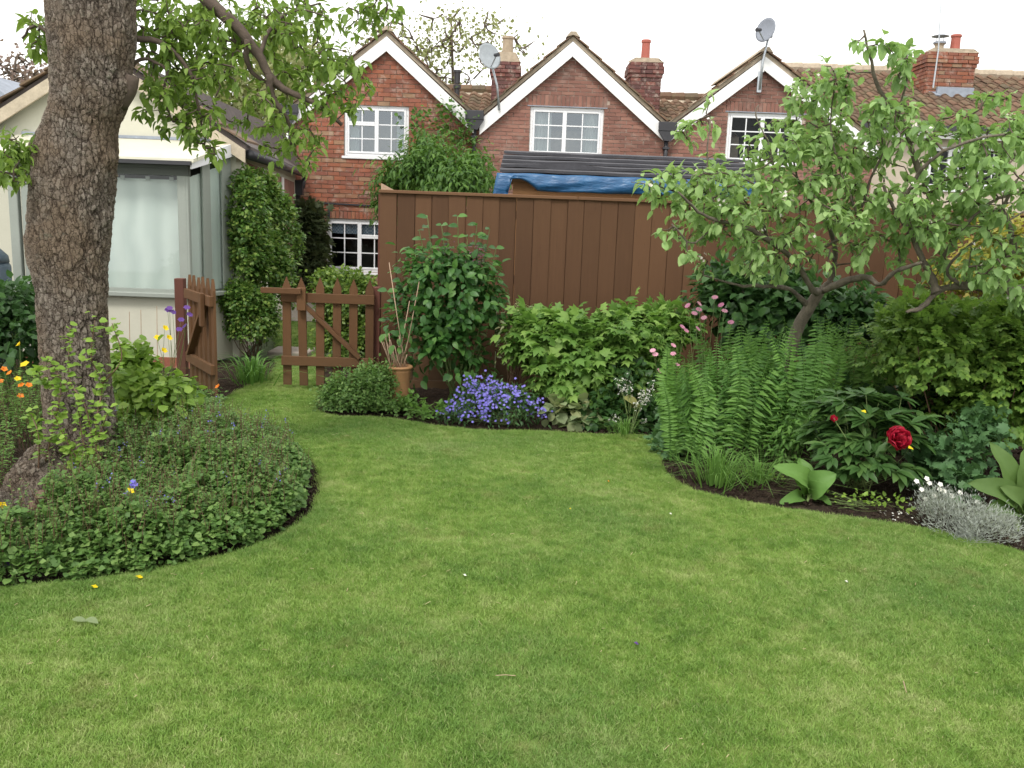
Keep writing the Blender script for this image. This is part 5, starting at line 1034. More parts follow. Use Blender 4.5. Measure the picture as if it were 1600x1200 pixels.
# sprigs standing up out of the mound
def sprigs(name, label, pos, hmin, hmax, mat, leaf, T, size, n, tipmat=None, cat='ground cover'):
    k = rng.choice(len(pos), n); Pp = []; Dd = []; mb = MB(); tips = []
    for p_ in pos[k]:
        h_ = rng.uniform(hmin, hmax); l_ = rng.normal(size=2)*.25*h_; t_ = p_+np.array([l_[0], l_[1], h_]); mb.tube([p_-np.array([0, 0, .05]), (p_+t_)/2, t_], [.0018, .0015, .001], 3, cap=False); tips.append(t_)
        m = int(h_/.014)
        for j in range(m):
            u_ = (j+1)/m; Pp.append(p_+(t_-p_)*u_); v_ = unit(1)[0]; v_[2] = .25; Dd.append(v_)
    Pp = np.array(Pp); Dd = np.array(Dd); V, Fc, r = leafmesh(Pp, Dd, np.array([0, 0, 1.])+unit(len(Pp))*.4, size*rng.uniform(.5, 1.1, len(Pp)), T)
    o = obj(name, V, Fc, mat, rnd=r); kind(o, 'stuff'); tag(o, label, cat); st = mb.build('stem', M['redstem'], o); kind(st, 'stuff'); return np.array(tips)
top = gpos[gpos[:, 2] > .12]
tips = sprigs('ground_cover_sprigs', 'fine leafy sprigs rising from the grey green ground cover mound', top, .04, .15, M['L_mint'], None, T_SM, .02, 1500)
sprigs('ground_cover_sprigs', 'lighter yellow green sprigs scattered through the ground cover mound', top, .03, .13, M['L_tuft'], None, T_NAR, .026, 700)
k = rng.choice(len(tips), 60); bl = np.repeat(tips[k], 6, 0)+rng.normal(size=(360, 3))*[.006, .006, .014]; V, Fc, r = leafmesh(bl, unit(360), unit(360), .009, T_SM); o = obj('mint_flowers', V, Fc, M['blue'], rnd=r); kind(o, 'stuff'); tag(o, 'tiny blue flower spikes scattered on the left ground cover', 'flowers')
# feathery poppy foliage at far left
pf = [tuple(G(*q)[:2]) for q in ((-200, 880), (-30, 870), (40, 740), (75, 700), (68, 640), (60, 600), (-60, 600), (-260, 640))]
sprigs('poppy_foliage', 'feathery green poppy foliage left of the big trunk', (lambda z: np.c_[z, rng.uniform(.02, .22, len(z))])(np.array([w_ for w_ in zip(rng.uniform(-5.5, -2.2, 9000), rng.uniform(4., 7, 9000)) if inpoly(np.array([w_[0]]), np.array([w_[1]]), pf)[0]])), .12, .32, M['L_tuft'], None, T_NAR, .04, 900, cat='foliage')
# back strip left bed (between trunk and gate)
bpoly = [tuple(G(*q)[:2]) for q in ((170, 735), (330, 690), (352, 668), (345, 645), (352, 625), (300, 600), (190, 600), (75, 640), (70, 720))]
groundcover('ground_cover', 'low leafy ground cover between the big tree and the gate post', bpoly, lambda q: .07+.05*snoise(np.c_[q, q[:, 0]*0], 61, 6), 9000, .035, T_SM, M['L_mint'])
# catmint clump beside the gate
shrub('catmint_clump', 'small leaved green mound between the picket gate and the terracotta pot', 'ground cover', [ell(555, 625, 7.35, 52, 42, .25), ell(585, 610, 7.4, 35, 42, .2), ell(520, 632, 7.3, 28, 24, .2), ell(610, 645, 7.2, 40, 14, .15)], 8000, .028, T_SM, M['L_mint'], clumps=500, sig=.03, shell=.4, nst=40, sr=.002, seed=62)
shrub('edging_plants', 'low mixed leafy edging under the tall shrub along the lawn', 'ground cover', [ell(660, 655, 7.1, 40, 14, .15), ell(720, 650, 7.3, 40, 18, .15), ell(640, 640, 7.3, 30, 14, .12)], 1200, .045, T_OV2, M['L_tuft'], clumps=120, sig=.03, shell=.7, nst=20, sr=.002, seed=63)
# terracotta pot + canes
pq = G(620, 637); PY = pq[1]+.1; pot = thing('terracotta_pot', 'tall terracotta pot holding a bundle of canes', 'pot', (pq[0], PY, 0)); rr = .105; ph = P(620, 571, PY)[2]
MB().lathe([(rr*.72, 0), (rr*.86, ph*.3), (rr*.93, ph*.85), (rr*.96, ph*.86), (rr*.93, ph*.88), (rr*.95, ph*.93), (rr*1.1, ph*.94), (rr*1.14, ph*.97), (rr*1.08, ph), (rr*.95, ph), (rr*.9, ph*.97)], (pq[0], PY, 0), 28).build('pot_body', M['terracotta'], pot, smooth=True)
MB().lathe([(rr*.9, ph*.9), (rr*.9, ph*.955), (.01, ph*.96)], (pq[0], PY, 0), 20).build('compost', M['soil'], pot)
for i in range(24):
    b_ = np.array([pq[0]+rng.normal()*.035, PY+rng.normal()*.035, ph*.9]);
    tall = i in (0, 1, 2)
    tp2 = P((608, 655, 640)[i], (410, 440, 470)[i], PY) if tall else b_+np.array([rng.normal()*.06, rng.normal()*.05, rng.uniform(.1, .33)])
    o = MB().tube([b_, (b_+tp2)/2+rng.normal(size=3)*.004, tp2], [.0045, .004, .0035], 6).build('cane', M['cane'], smooth=True)
    if tall: tag(o, ('tallest straight cane at the left of the terracotta pot', 'long cane leaning right out of the terracotta pot', 'middling cane leaning slightly right from the terracotta pot')[i], 'cane')
    else: tag(o, 'short dry cane among the bundle in the terracotta pot', 'cane', 'short canes in the terracotta pot')
# blue flower clump
bf = [ell(795, 640, 6.95, 52, 34, .2), ell(745, 630, 7.1, 42, 26, .2), ell(715, 655, 6.95, 26, 20, .15), ell(760, 608, 7.2, 28, 14, .12)]
bt = shrub('blue_flower_clump', 'mound of small violet blue flowers at the lawn edge', 'flowers', bf, 2200, .04, T_NAR, M['L_dark'], clumps=200, sig=.035, shell=.6, nst=50, sr=.0018, seed=64)
pos, d, up, cp = blob(bf, 760, 95, .035, .12, .1, 65, zmin=.04)
fp = np.repeat(pos, 5, 0); an = np.tile(np.arange(5)*1.2566, len(pos)); dd = np.stack([np.cos(an), np.sin(an)*.6-.3, np.sin(an)*.7+.2], 1); foliage(bt, fp, dd, np.tile([0, -1., .6], (len(fp), 1)), .0125, T_SM, M['blue'], name='petals')
# small heart leaf plants, white bells
shrub('heart_leaf_plant', 'low plant with pale heart shaped leaves at the lawn edge below the lobed shrub', 'plant', [ell(885, 650, 7., 38, 22, .12), ell(930, 655, 7., 30, 16, .12)], 130, .085, T_RND, M['L_pale'], clumps=40, sig=.03, shell=.8, nst=24, sr=.003, single=60, seed=66)
shrub('dark_edging', 'dark leafy filler under the lobed leaf shrub', 'plant', [ell(950, 650, 7.1, 90, 22, .2), ell(1010, 655, 7., 60, 18, .2), ell(985, 610, 7.2, 60, 40, .2)], 1500, .065, T_OV2, M['L_dark'], clumps=120, sig=.04, shell=.7, nst=30, sr=.003, seed=67)
yl = thing('yellowing_leaf_plant', 'plant with one broad yellow leaf beneath the lobed leaf shrub', 'plant', (*G(985, 670)[:2], 0)); q = P(985, 622, 6.95)
foliage(yl, np.array([q-[.06, 0, 0], q+[.02, .03, -.02], q+[.04, 0, -.05]]), np.array([[1., -.2, -.1], [.4, -.3, -.8], [.2, -.2, -1]]), np.array([[0, -.4, 1.]]*3), np.array([.16, .12, .1]), T_BIG, M['L_yel'], 3); stems(yl, ORG[yl.name], [q, q+[.03, .03, -.02]], .003)
def bellstalk(label, pxb, tops, mat, Y, name='white_bells', group=None, n=14, fs=.012):
    b_ = G(*pxb); t = thing(name, label, 'flowers', b_, group=group); Pf = []
    for tx, ty in tops:
        tip = P(tx, ty, Y); q = smoothline([b_, (b_+tip)/2+[0, 0, .04], tip], 5); MB().tube(q, np.linspace(.003, .0012, len(q)), 4).build('stem', M['stem'], t)
        for _ in range(n): u_ = rng.uniform(.0, 1)**.5; Pf.append(tip+(b_-tip)*.28*(1-u_)+rng.normal(size=3)*.016)
    Pf = np.repeat(np.array(Pf), 4, 0); foliage(t, Pf+rng.normal(size=Pf.shape)*.003, unit(len(Pf))+[0, 0, -.5], unit(len(Pf)), fs, T_SM, mat, name='petals'); return t
bellstalk('cluster of small white bell flowers on green stalks, left of the ferns', (985, 675), [(965, 592), (978, 590), (985, 600), (970, 605)], M['whitep'], 7.)
bellstalk('leaning white bell flower stalks touching the tall ferns', (985, 680), [(1018, 598), (1005, 610), (1012, 620), (995, 625), (1008, 655), (955, 650)], M['whitep'], 6.9)
# ---- ferns
def frond(base, tip, droop, npair, wid, side_up):
    """returns V, F of one frond: rachis and narrow pinnae"""
    hl_ = np.linalg.norm(tip-base); mid = base*.45+tip*.55+np.array([rng.normal()*.07*hl_, rng.normal()*.05*hl_, droop]); q = smoothline([base, mid, tip], 12); L_ = len(q)-1; u_ = np.linspace(.12, .995, npair); i0 = np.minimum((u_*L_).astype(int), L_-1); p_ = q[i0]+(q[i0+1]-q[i0])*(u_*L_-i0)[:, None]
    tg = q[i0+1]-q[i0]; tg /= np.linalg.norm(tg, axis=1)[:, None]; sd__ = np.cross(tg, side_up); sd__ /= np.linalg.norm(sd__, axis=1)[:, None]
    w_ = (wid*np.sin(np.clip(u_*1.02, 0, 1)**.75*math.pi)**.7+.01)*rng.uniform(.72, 1.12, npair); pos = np.vstack([p_, p_]); dd = np.vstack([sd__+tg*.35, -sd__+tg*.35]); dd += rng.normal(size=dd.shape)*.17; dd[:, 2] -= .28
    return q, pos, dd, np.tile(side_up, (len(pos), 1))+rng.normal(size=(len(pos), 3))*.15, np.hstack([w_, w_])
def fern(label, basepx, tips, Y, hmat, wid=.075, npair=34, name='fern', T=T_LAN):
    b0 = G(*basepx) if len(basepx) == 2 else np.array(basepx); t = thing(name, label, 'fern', b0)
    for (tx, ty, dY) in tips:
        tip = P(tx, ty, Y+dY); base = b0+np.array([(tip[0]-b0[0])*.35+rng.normal()*.03, (tip[1]-b0[1])*.5+rng.normal()*.03, 0]); out = np.array([tip[0]-b0[0], tip[1]-b0[1]-.15, .0]); out /= np.linalg.norm(out)+1e-6
        su = np.array([out[0]*-.2, -.9, .45])+rng.normal(size=3)*.5
        q, pos, dd, up, w_ = frond(base, tip, .03, npair, wid*rng.uniform(.8, 1.15), su)
        V, Fc, r = leafmesh(pos, dd, up, w_, T); tv, tf = tube(q, np.linspace(.0035, .0012, len(q)), 4, False); tf = np.array([[f[0], f[1], f[2]] for f in tf]+[[f[0], f[2], f[3]] for f in tf])
        obj('frond', np.vstack([tv, V]), np.vstack([tf, Fc+len(tv)]), hmat, t, rnd=np.r_[np.full(len(tv), .9), np.full(len(V), rng.uniform())*.7+r*.3])
    return t
def ftips(x0, x1, y0, y1, n, dy=.25): return [(x0+(x1-x0)*(i+rng.uniform(-.4, .4))/(n-1), rng.uniform(y0, y1), rng.uniform(-dy, dy)) for i in range(n)]
fern('tall fern clump left of the red peony, with long upright fronds', (1130, 728), ftips(1035, 1240, 500, 575, 30), 6.15, M['L_fern'], .085)
fern('second tall fern clump rising directly below the apple trunk', (1205, 728), ftips(1130, 1330, 488, 560, 36), 6.3, M['L_fern'], .085)
fern('pale fern clump behind the peony below the spreading apple limbs', (1340, 690), ftips(1290, 1430, 485, 540, 20), 6.75, M['L_tuft'], .09)
fern('short young ferns at the left foot of the tall fern clump', (1080, 725), ftips(1020, 1110, 560, 650, 12, .15), 5.95, M['L_fern'], .07)
# pink aquilegia
def flower(c, mat, r=.02, parent=None, n=6, up=(0, -.7, .6), cup=.45):
    a_ = np.arange(n)*2*math.pi/n; up = np.array(up, float); x_ = np.cross(up, [0, 0, 1.]); x_ /= np.linalg.norm(x_); y_ = np.cross(up, x_); y_ /= np.linalg.norm(y_)
    d = np.cos(a_)[:, None]*x_+np.sin(a_)[:, None]*y_+up*cup; V, Fc, r_ = leafmesh(np.tile(c, (n, 1)), d, np.tile(up, (n, 1)), r, T_RND); return V, Fc
def flowerplant(name, label, cat, base, heads, mat, r, stemr=.0022, group=None, n=6, stemmat=None):
    t = thing(name, label, cat, base, group=group)
    for h_ in heads:
        h_ = np.array(h_); b_ = np.array(base)+np.array([*rng.normal(size=2)*.01, 0]); q = smoothline([b_, (b_+h_)/2+rng.normal(size=3)*.02, h_], 5); MB().tube(q, np.linspace(stemr, stemr*.6, len(q)), 5).build('stem', stemmat or M['stem'], t, smooth=True)
        V, Fc = flower(h_, mat, r, n=max(n, 5), up=(rng.normal()*.5, -.5, .8), cup=.95 if cat == 'flower' and n == 4 else .45); obj('flower_head', V, Fc, mat, t, smooth=True)
    return t
flowerplant('pink_columbine', 'tall columbine with dusty pink flowers above the fern tops', 'flower', (*G(1100, 715)[:2], 0), [P(*q, 6.3) for q in ((1092, 484), (1092, 475), (1127, 477), (1142, 504), (1117, 465), (1085, 490), (1100, 497), (1132, 486), (1075, 478))], M['pink'], .024, n=9)
flowerplant('pink_columbine', 'lower pink columbine nodding at the left edge of the ferns', 'flower', (*G(1050, 700)[:2], 0), [P(*q, 6.1) for q in ((1066, 511), (1090, 514), (1024, 554), (1052, 553), (1059, 571), (1052, 540), (1030, 580), (1072, 517), (1020, 548))], M['pink'], .022, n=9)
# grass tuft, geranium
def tuft(name, label, basepx, n, hgt, spread, mat, cat='plant', w=.006, Tn=None):
    b = G(*basepx); t = thing(name, label, cat, b); V = []; Fc = []; k = 0; r = []
    for i in range(n):
        an = rng.uniform(0, 6.28); s_ = abs(rng.normal())*spread; bb = b+np.array([math.cos(an), math.sin(an), 0])*s_*.45; h_ = hgt*rng.uniform(.4, 1.1); tip = bb+np.array([math.cos(an)*s_*1.2, math.sin(an)*s_*1.2, h_*.8]); mid = bb+np.array([math.cos(an)*s_*.3, math.sin(an)*s_*.3, h_*.75]); q = smoothline([bb, mid, tip], 3); wv2 = np.array([-math.sin(an), math.cos(an), 0])*w
        for j, p_ in enumerate(q): ww = wv2*(1-j/len(q)); V += [p_-ww, p_+ww]
        m = len(q); Fc += [[k+2*j, k+2*j+1, k+2*j+3, k+2*j+2] for j in range(m-1)]; k += 2*m; r += [rng.uniform()]*(2*m)
    o = obj('blades', V, np.array(Fc), mat, t, rnd=r); o['kind'] = 'stuff'; return t
tuft('grass_clump', 'clump of long wild grass at the front foot of the ferns', (1120, 755), 260, .25, .2, M['L_tuft'], w=.004)
tuft('grass_clump', 'smaller grass clump on the soil right of the ferns', (1185, 752), 150, .16, .16, M['L_tuft'], w=.004)
tuft('strap_leaf_clump', 'clump of arching strap leaves by the path behind the open gate', (395, 597), 150, .28, .22, M['L_fern'], w=.009)
tuft('strap_leaf_clump', 'low strap leaf tuft at the lawn edge beside the white bells', (975, 678), 90, .14, .12, M['L_tuft'], w=.005)
shrub('geranium_clump', 'blue green lobed foliage spilling over soil at the inner lawn corner', 'plant', [ell(1050, 700, 6.25, 32, 30, .15), ell(1065, 660, 6.4, 30, 40, .15)], 420, .06, T_GER, M['L_gera'], clumps=70, sig=.03, shell=.7, nst=30, sr=.002, seed=70, single=120)
shrub('geranium_clump', 'broad blue green foliage between peony and the large leaf plant', 'plant', [ell(1490, 710, 5.5, 50, 42, .2), ell(1530, 680, 5.6, 45, 35, .2), ell(1450, 745, 5.5, 30, 30, .15), ell(1500, 760, 5.3, 50, 25, .15)], 800, .065, T_GER, M['L_gera'], clumps=130, sig=.03, shell=.6, nst=40, sr=.002, seed=71, single=200)
shrub('seedlings', 'small yellow green seedlings scattered on the soil in front of the peony', 'plant', [ell(1340, 790, 5.15, 60, 10, .12), ell(1400, 795, 5.1, 40, 8, .1), ell(1240, 765, 5.5, 40, 10, .12), ell(1160, 760, 5.6, 50, 10, .12)], 520, .03, T_OV2, M['L_bright'], clumps=80, sig=.03, shell=.9, nst=30, sr=.0015, seed=72)
shrub('small_leaf_plant', 'leafy green filler between the ferns and the peony', 'plant', [ell(1225, 700, 6., 40, 40, .2), ell(1240, 660, 6.1, 35, 40, .2)], 700, .05, T_NAR, M['L_fern'], clumps=90, sig=.04, shell=.7, nst=30, sr=.002, seed=73)
shrub('dark_filler', 'dark foliage low behind the peony and fern stems', 'plant', [ell(1320, 650, 6.7, 120, 50, .25), ell(1460, 640, 6.5, 80, 60, .25)], 2200, .07, T_OV2, M['L_dark'], clumps=160, sig=.06, shell=.7, nst=20, sr=.003, seed=74)
# ---- peony
pb_ = G(1355, 775); peo = thing('peony', 'peony with broad dark leaves and one large crimson bloom', 'plant', pb_); Pp = []; Dp = []; Up = []; cc = []
for e_c, nn in ((ell(1345, 650, 5.6, 80, 50, .25), 34), (ell(1400, 690, 5.5, 55, 60, .22), 22), (ell(1300, 690, 5.6, 50, 45, .2), 16), (ell(1370, 740, 5.35, 60, 32, .15), 24), (ell(1330, 720, 5.4, 55, 45, .15), 26)):
    u_ = unit(nn); u_[:, 2] = np.abs(u_[:, 2])*.9; u_[:, 1] = u_[:, 1]*rng.uniform(.3, 1, nn)-.25; cc += list(e_c[0]+u_*e_c[1]*rng.uniform(.55, 1.05, (nn, 1)))
cc = np.array(cc)
for c_ in cc:
    out = c_-(pb_+[0, 0, .12]); out /= np.linalg.norm(out); out[2] = out[2]*.4; sx = np.cross(out, [0, 0, 1.]); sx /= np.linalg.norm(sx)
    for a_ in (-1.25, -.75, -.35, 0, .35, .75, 1.25):
        Pp.append(c_+out*.02*abs(1-abs(a_))); Dp.append(out*math.cos(a_)+sx*math.sin(a_)+np.array([0, 0, -.18+rng.normal()*.12])); Up.append(np.array([0, -.3, 1.])+out*.4+rng.normal(size=3)*.1)
foliage(peo, np.array(Pp), np.array(Dp), np.array(Up), .125*rng.uniform(.75, 1.1, len(Pp)), T_NARB := ovate(.19, .35, .3, (.25, .55, .82), (.8, 1., .6)), M['L_peony'], 300); stems(peo, pb_+np.array([0, .18, 0]), cc[::3], .003, M['stem'])
def peonyhead(c, r, parent, layers=(9, 9, 8, 7, 6, 5)):
    for li, k in enumerate(layers):
        for i in range(k):
            a_ = 2*math.pi*(i+rng.uniform(-.3, .3)+li*.5)/k; op = 1.25-li*.22; up_ = np.array([.0, -.82, .57]); x_ = np.array([1., 0, 0]); y_ = np.cross(up_, x_)
            d_ = (math.cos(a_)*x_+math.sin(a_)*y_)*math.sin(op)+up_*math.cos(op); n_ = up_*math.sin(op)-(math.cos(a_)*x_+math.sin(a_)*y_)*math.cos(op)
            V, Fc, rr_ = leafmesh(np.array([c-up_*r*.35]), d_[None]+rng.normal(size=(1, 3))*.12, n_[None], np.array([r*rng.uniform(1., 1.25)]), ovate(.46, -.25, -.3, (.35, .7, .92), (.8, 1.1, .8))); V += rng.normal(size=V.shape)*r*.05
            obj('petal', V, Fc, M['crimson'], parent, rnd=rr_, smooth=True)
fh = P(1404, 686, 5.22); fl_ = MB().tube(smoothline([pb_, (pb_+fh)/2+[0, .05, .05], fh], 6), .004, 6).build('flower_stem', M['stem'], peo, smooth=True); fl_['label'] = 'stem carrying the open crimson bloom'; peonyhead(fh, .074, fl_)
fb = P(1303, 654, 5.35); f2 = MB().tube(smoothline([pb_, (pb_+fb)/2+[0, 0, .05], fb], 6), .003, 6).build('flower_stem', M['stem'], peo, smooth=True); peonyhead(fb, .022, f2, (5, 4, 3))
# fallen yellow petals on plants
def petal_bits(label, c, mat=M['yellow'], r=.02, name='fallen_petal', n=3):
    V, Fc = flower(np.array(c), mat, r, n=n, up=(rng.normal()*.2, -.4, .8)); tag(obj(name, V, Fc, mat, smooth=True), label, 'petal')
petal_bits('yellow petal lying on the top left peony leaves', P(1350, 643, 5.25), r=.016); petal_bits('yellow petal just below right of the crimson bloom', P(1422, 700, 5.15), r=.02)
# big leaved plants
def bigleaf(label, base, lv, mat, Y, name='large_leaf_plant'):
    b_ = G(*base); t = thing(name, label, 'plant', b_)
    for (x0, y0, x1, y1, w_, cv, dy) in lv:
        p0 = P(x0, y0, Y+.02); p1 = P(x1, y1, Y+dy); L_ = np.linalg.norm(p1-p0); d = (p1-p0)/L_; ww = w_*Y/F0/2; nu, nv = 12, 7; V = []
        side_ = np.cross(d, [0.05, -.75, .6]); side_ /= np.linalg.norm(side_); nrm = np.cross(side_, d)
        if nrm[2] < 0: nrm = -nrm
        for i in range(nu):
            u_ = i/(nu-1); wid = ww*math.sin(min(1, u_*.96+.04)*math.pi)**.55*(1.15-.35*u_); cp_ = p0+d*L_*u_+nrm*cv*math.sin(u_*math.pi)*L_
            for j in range(nv):
                v_ = (j/(nv-1)-.5)*2; V.append(cp_+side_*wid*v_+nrm*(abs(v_)**1.3*wid*.45+.006*math.sin(u_*20+j)*abs(v_)))
        obj('leaf', V, [[i*nv+j, i*nv+j+1, (i+1)*nv+j+1, (i+1)*nv+j] for i in range(nu-1) for j in range(nv-1)], mat, t, smooth=True)
        MB().tube(smoothline([b_, (b_+p0)/2+[0, 0, .01], p0, p0+d*L_*.5+nrm*(cv*L_*.97-.004)], 4), np.linspace(.006, .002, 13), 6).build('leaf_stalk', M['stem'], t, smooth=True)
    return t
bigleaf('plant with four broad curled light green leaves on the soil edge', (1262, 783), [(1262, 768, 1205, 728, 34, .22, -.12), (1262, 770, 1248, 715, 30, .15, .1), (1265, 768, 1308, 740, 46, .3, -.1), (1262, 775, 1285, 735, 30, .1, .08), (1255, 778, 1215, 788, 22, .2, -.15), (1255, 778, 1240, 745, 22, .1, -.1), (1268, 778, 1300, 790, 16, .15, -.14)], M['L_hosta'], 5.3)
bigleaf('broad oval leaved plant at the right edge behind the silver mound', (1590, 830), [(1580, 800, 1510, 755, 46, .2, -.15), (1585, 790, 1545, 690, 40, .12, .05), (1595, 780, 1600, 700, 44, .12, .05), (1590, 800, 1630, 720, 50, .15, -.05), (1575, 805, 1535, 800, 40, .25, -.2), (1585, 810, 1560, 760, 40, .2, -.15), (1600, 810, 1650, 790, 46, .2, -.15), (1595, 815, 1600, 830, 36, .3, -.25)], M['L_comf'], 5.0)
# silver mound
sv = thing('silver_mound', 'silvery grey fine leaved mound with small white flowers at the lawn edge', 'plant', (*G(1510, 845)[:2], 0))
pos, d, up, cp = blob([ell(1500, 810, 4.75, 62, 32, .2), ell(1550, 825, 4.6, 48, 24, .18), ell(1465, 795, 4.85, 32, 28, .15)], 6500, 420, .024, .45, .12, 80, droop=-.3); d[:, 2] = np.abs(d[:, 2])+.2
foliage(sv, pos, d, up, .026*rng.uniform(.5, 1.2, len(pos)), T_THIN, M['L_silver']); stems(sv, ORG[sv.name], cp[:90], .0015, M['L_silver'])
wf_ = [P(x_, y_, 4.85) for x_, y_ in ((1448, 748), (1440, 765), (1469, 757), (1475, 768), (1452, 755), (1487, 775), (1527, 785), (1460, 775), (1432, 752), (1500, 770), (1446, 780), (1468, 765))]
mb = MB()
for f_ in wf_:
    V, Fc = flower(f_, None, .016, n=5); mb.add(V, Fc)
o = mb.build('white_flowers', M['whitep'], sv, smooth=True); stems(sv, ORG[sv.name], wf_, .0014, M['L_silver'])
# poppies
pop = [('yellow', 31, 539, 'yellow poppy at the upper left against the dark bush'), ('yellow', 40, 571, 'largest yellow poppy left of the big trunk'), ('orange', 6, 578, 'orange poppy at the left photo edge beside the large yellow one'), ('orange', 16, 584, 'small orange poppy just below the large yellow poppy'), ('yellow', 28, 593, 'small yellow poppy below the orange pair'), ('orange', 34, 603, 'left one of the low orange poppy pair by the trunk'), ('orange', 45, 603, 'right one of the low orange poppy pair by the trunk'), ('orange', 32, 620, 'lowest orange poppy left of the trunk'), ('yellow', 62, 576, 'yellow poppy touching the left side of the trunk'), ('orange', 1, 597, 'half hidden orange poppy at the photo edge')]
for c_, x_, y_, l_ in pop: h_ = P(x_, y_, 5.6); flowerplant('poppy', l_, 'flower', (h_[0]+rng.normal()*.04, h_[1]+.1, 0), [h_], M[c_], .034 if 'largest' in l_ else .025, n=4)
for x_, y_, l_ in ((257, 514, 'topmost yellow poppy in front of the cream bay wall'), (246, 529, 'left yellow poppy in front of the cream bay wall'), (263, 529, 'right yellow poppy in front of the cream bay wall'), (255, 549, 'lowest yellow poppy bud in front of the cream bay wall')):
    h_ = P(x_, y_, 6.3); flowerplant('poppy', l_, 'flower', (h_[0]+rng.normal()*.03, h_[1]+.1, 0), [h_], M['yellow'], .03, n=4)
h_ = P(341, 605, 7.0); flowerplant('poppy', 'single orange poppy leaning over the lawn beside the open gate', 'flower', (*G(285, 640)[:2], 0), [h_], M['orange'], .028, n=4)
for x_, y_, l_ in ((203, 769, 'yellow poppy in the middle of the ground cover mound'), (3, 791, 'yellow poppy at the left photo edge beside the root burl')):
    h_ = P(x_, y_, 3.97); flowerplant('poppy', l_, 'flower', (h_[0], h_[1]+.03, 0), [h_], M['yellow'], .022, n=4)
flowerplant('poppy', 'blue flower spike behind the yellow poppy on the mound', 'flower', (*G(208, 850)[:2], 0), [P(x_, y_, 4.02) for x_, y_ in ((208, 752), (206, 757), (211, 757), (208, 762))], M['blue'], .014)
flowerplant('purple_columbine', 'dark purple columbine flowers above the gate post in the left bed', 'flower', (*G(262, 640)[:2], 0), [P(x_, y_, 6.6) for x_, y_ in ((262, 485), (270, 488), (292, 481), (296, 492), (283, 500), (289, 510), (265, 482), (280, 515))], M['purple'], .026)
flowerplant('purple_columbine', 'deep violet columbine low at the bottom left edge', 'flower', (*G(22, 915)[:2], 0), [P(x_, y_, 3.62) for x_, y_ in ((14, 882), (24, 878), (33, 874), (12, 872))], M['purple'], .02)
shrub('columbine_foliage', 'light green columbine foliage at the bottom left corner beside the roots', 'plant', [ell(20, 885, 3.8, 60, 30, .12), ell(-40, 875, 3.9, 60, 40, .2), ell(10, 850, 3.95, 35, 24, .12)], 1200, .035, T_RND, M['L_tuft'], clumps=120, sig=.025, shell=.6, nst=30, sr=.0015, seed=90)
# thin dead stems before the bay wall
for x0_, y0_, y1_, l_ in ((202, 487, 600, 'thin dry stake nearest the trunk in front of the bay wall'), (220, 484, 600, 'second thin dry stake from the trunk in front of the bay wall'), (245, 478, 600, 'thin dry stake beside the yellow poppies')):
    a_ = P(x0_, y0_, 6.8); tag(MB().tube([(a_[0]-.02, 6.8, 0), (a_[0], 6.8, a_[2])], [.004, .0025], 5).build('dry_stake', M['cane']), l_, 'stake')
# litter on lawn
def lawn_bit(px, py, mat, r, label, name='fallen_petal', cat='petal'):
    g_ = G(px, py, .02); V, Fc, _ = leafmesh(np.array([g_, g_+[.004, 0, .002]]), np.array([[1., .3, .12], [-.4, .8, .2]]), np.array([[0, -.2, 1.]]*2), r, T_RND); tag(obj(name, V, Fc, mat, smooth=True), label, cat)
lawn_bit(145, 917, M['yellow'], .02, 'yellow petal fallen at the lawn edge, nearer the left corner'); lawn_bit(215, 902, M['yellow'], .022, 'yellow petal fallen at the lawn edge below the mound')
lawn_bit(1322, 909, M['whitep'], .012, 'white petal alone on the right side of the lawn'); lawn_bit(1047, 803, M['whitep'], .013, 'tiny white petal on the lawn near the fern corner'); lawn_bit(725, 899, M['whitep'], .012, 'pale speck of petal on the middle of the lawn'); lawn_bit(950, 752, M['orange'], .012, 'small orange petal on the lawn near the soil corner')
lawn_bit(890, 795, M['yellow'], .01, 'tiny yellow petal on the far middle lawn'); lawn_bit(993, 1006, M['purple'], .014, 'dark withered petal on the near lawn right of centre', cat='petal')
g_ = G(112, 968, .03); V, Fc, _ = leafmesh(np.array([g_, g_+[.05, .01, 0]]), np.array([[1., .1, .1], [.9, -.3, .1]]), np.array([[0, -.2, 1.]]*2), .055, T_OV); tag(obj('fallen_leaf', V, Fc, M['L_pale'], smooth=True), 'pale curled leaf lying on the left of the near lawn', 'leaf')
g_ = G(790, 1056, .02); tag(MB().tube([g_-[.035, 0, 0], g_+[0, 0, .004], g_+[.035, .003, 0]], .0013, 4).build('fallen_twig', M['cane']), 'pale dry straw lying flat at the middle of the near lawn', 'twig')
g_ = G(1415, 1075, .015); tag(MB().tube([g_-[.01, .03, 0], g_+[.004, .03, .01]], .0018, 4).build('fallen_twig', M['cane']), 'short brown twig on the near lawn towards the right', 'twig')
nl = 420; q = np.stack([rng.uniform(-3.2, 3.6, nl), rng.uniform(2.1, 6.5, nl)], 1); q = q[inpoly(q[:, 0], q[:, 1], lawn_poly)]; an_ = rng.uniform(0, 3.14, len(q)); ln_ = rng.uniform(.004, .014, len(q))
V = []; Fc = []
for (x_, y_), a_, l_ in zip(q, an_, ln_):
    d_ = np.array([math.cos(a_), math.sin(a_), rng.normal()*.25])*l_; c_ = np.array([x_, y_, .017]); w_ = np.array([-math.sin(a_), math.cos(a_), .3])*.001; k_ = len(V); V += [c_-d_-w_, c_-d_+w_, c_+d_+w_, c_+d_-w_]; Fc.append([k_, k_+1, k_+2, k_+3])
o = obj('grass_clippings', V, np.array(Fc), leafmat('straw_bits', (.34, .26, .15), (.55, .46, .28), (.28, .15, .09)), rnd=np.repeat(rng.uniform(0, 1, len(q)), 4)); kind(o, 'stuff'); tag(o, 'tiny dry straw bits and bud scales scattered over the lawn', 'clippings')
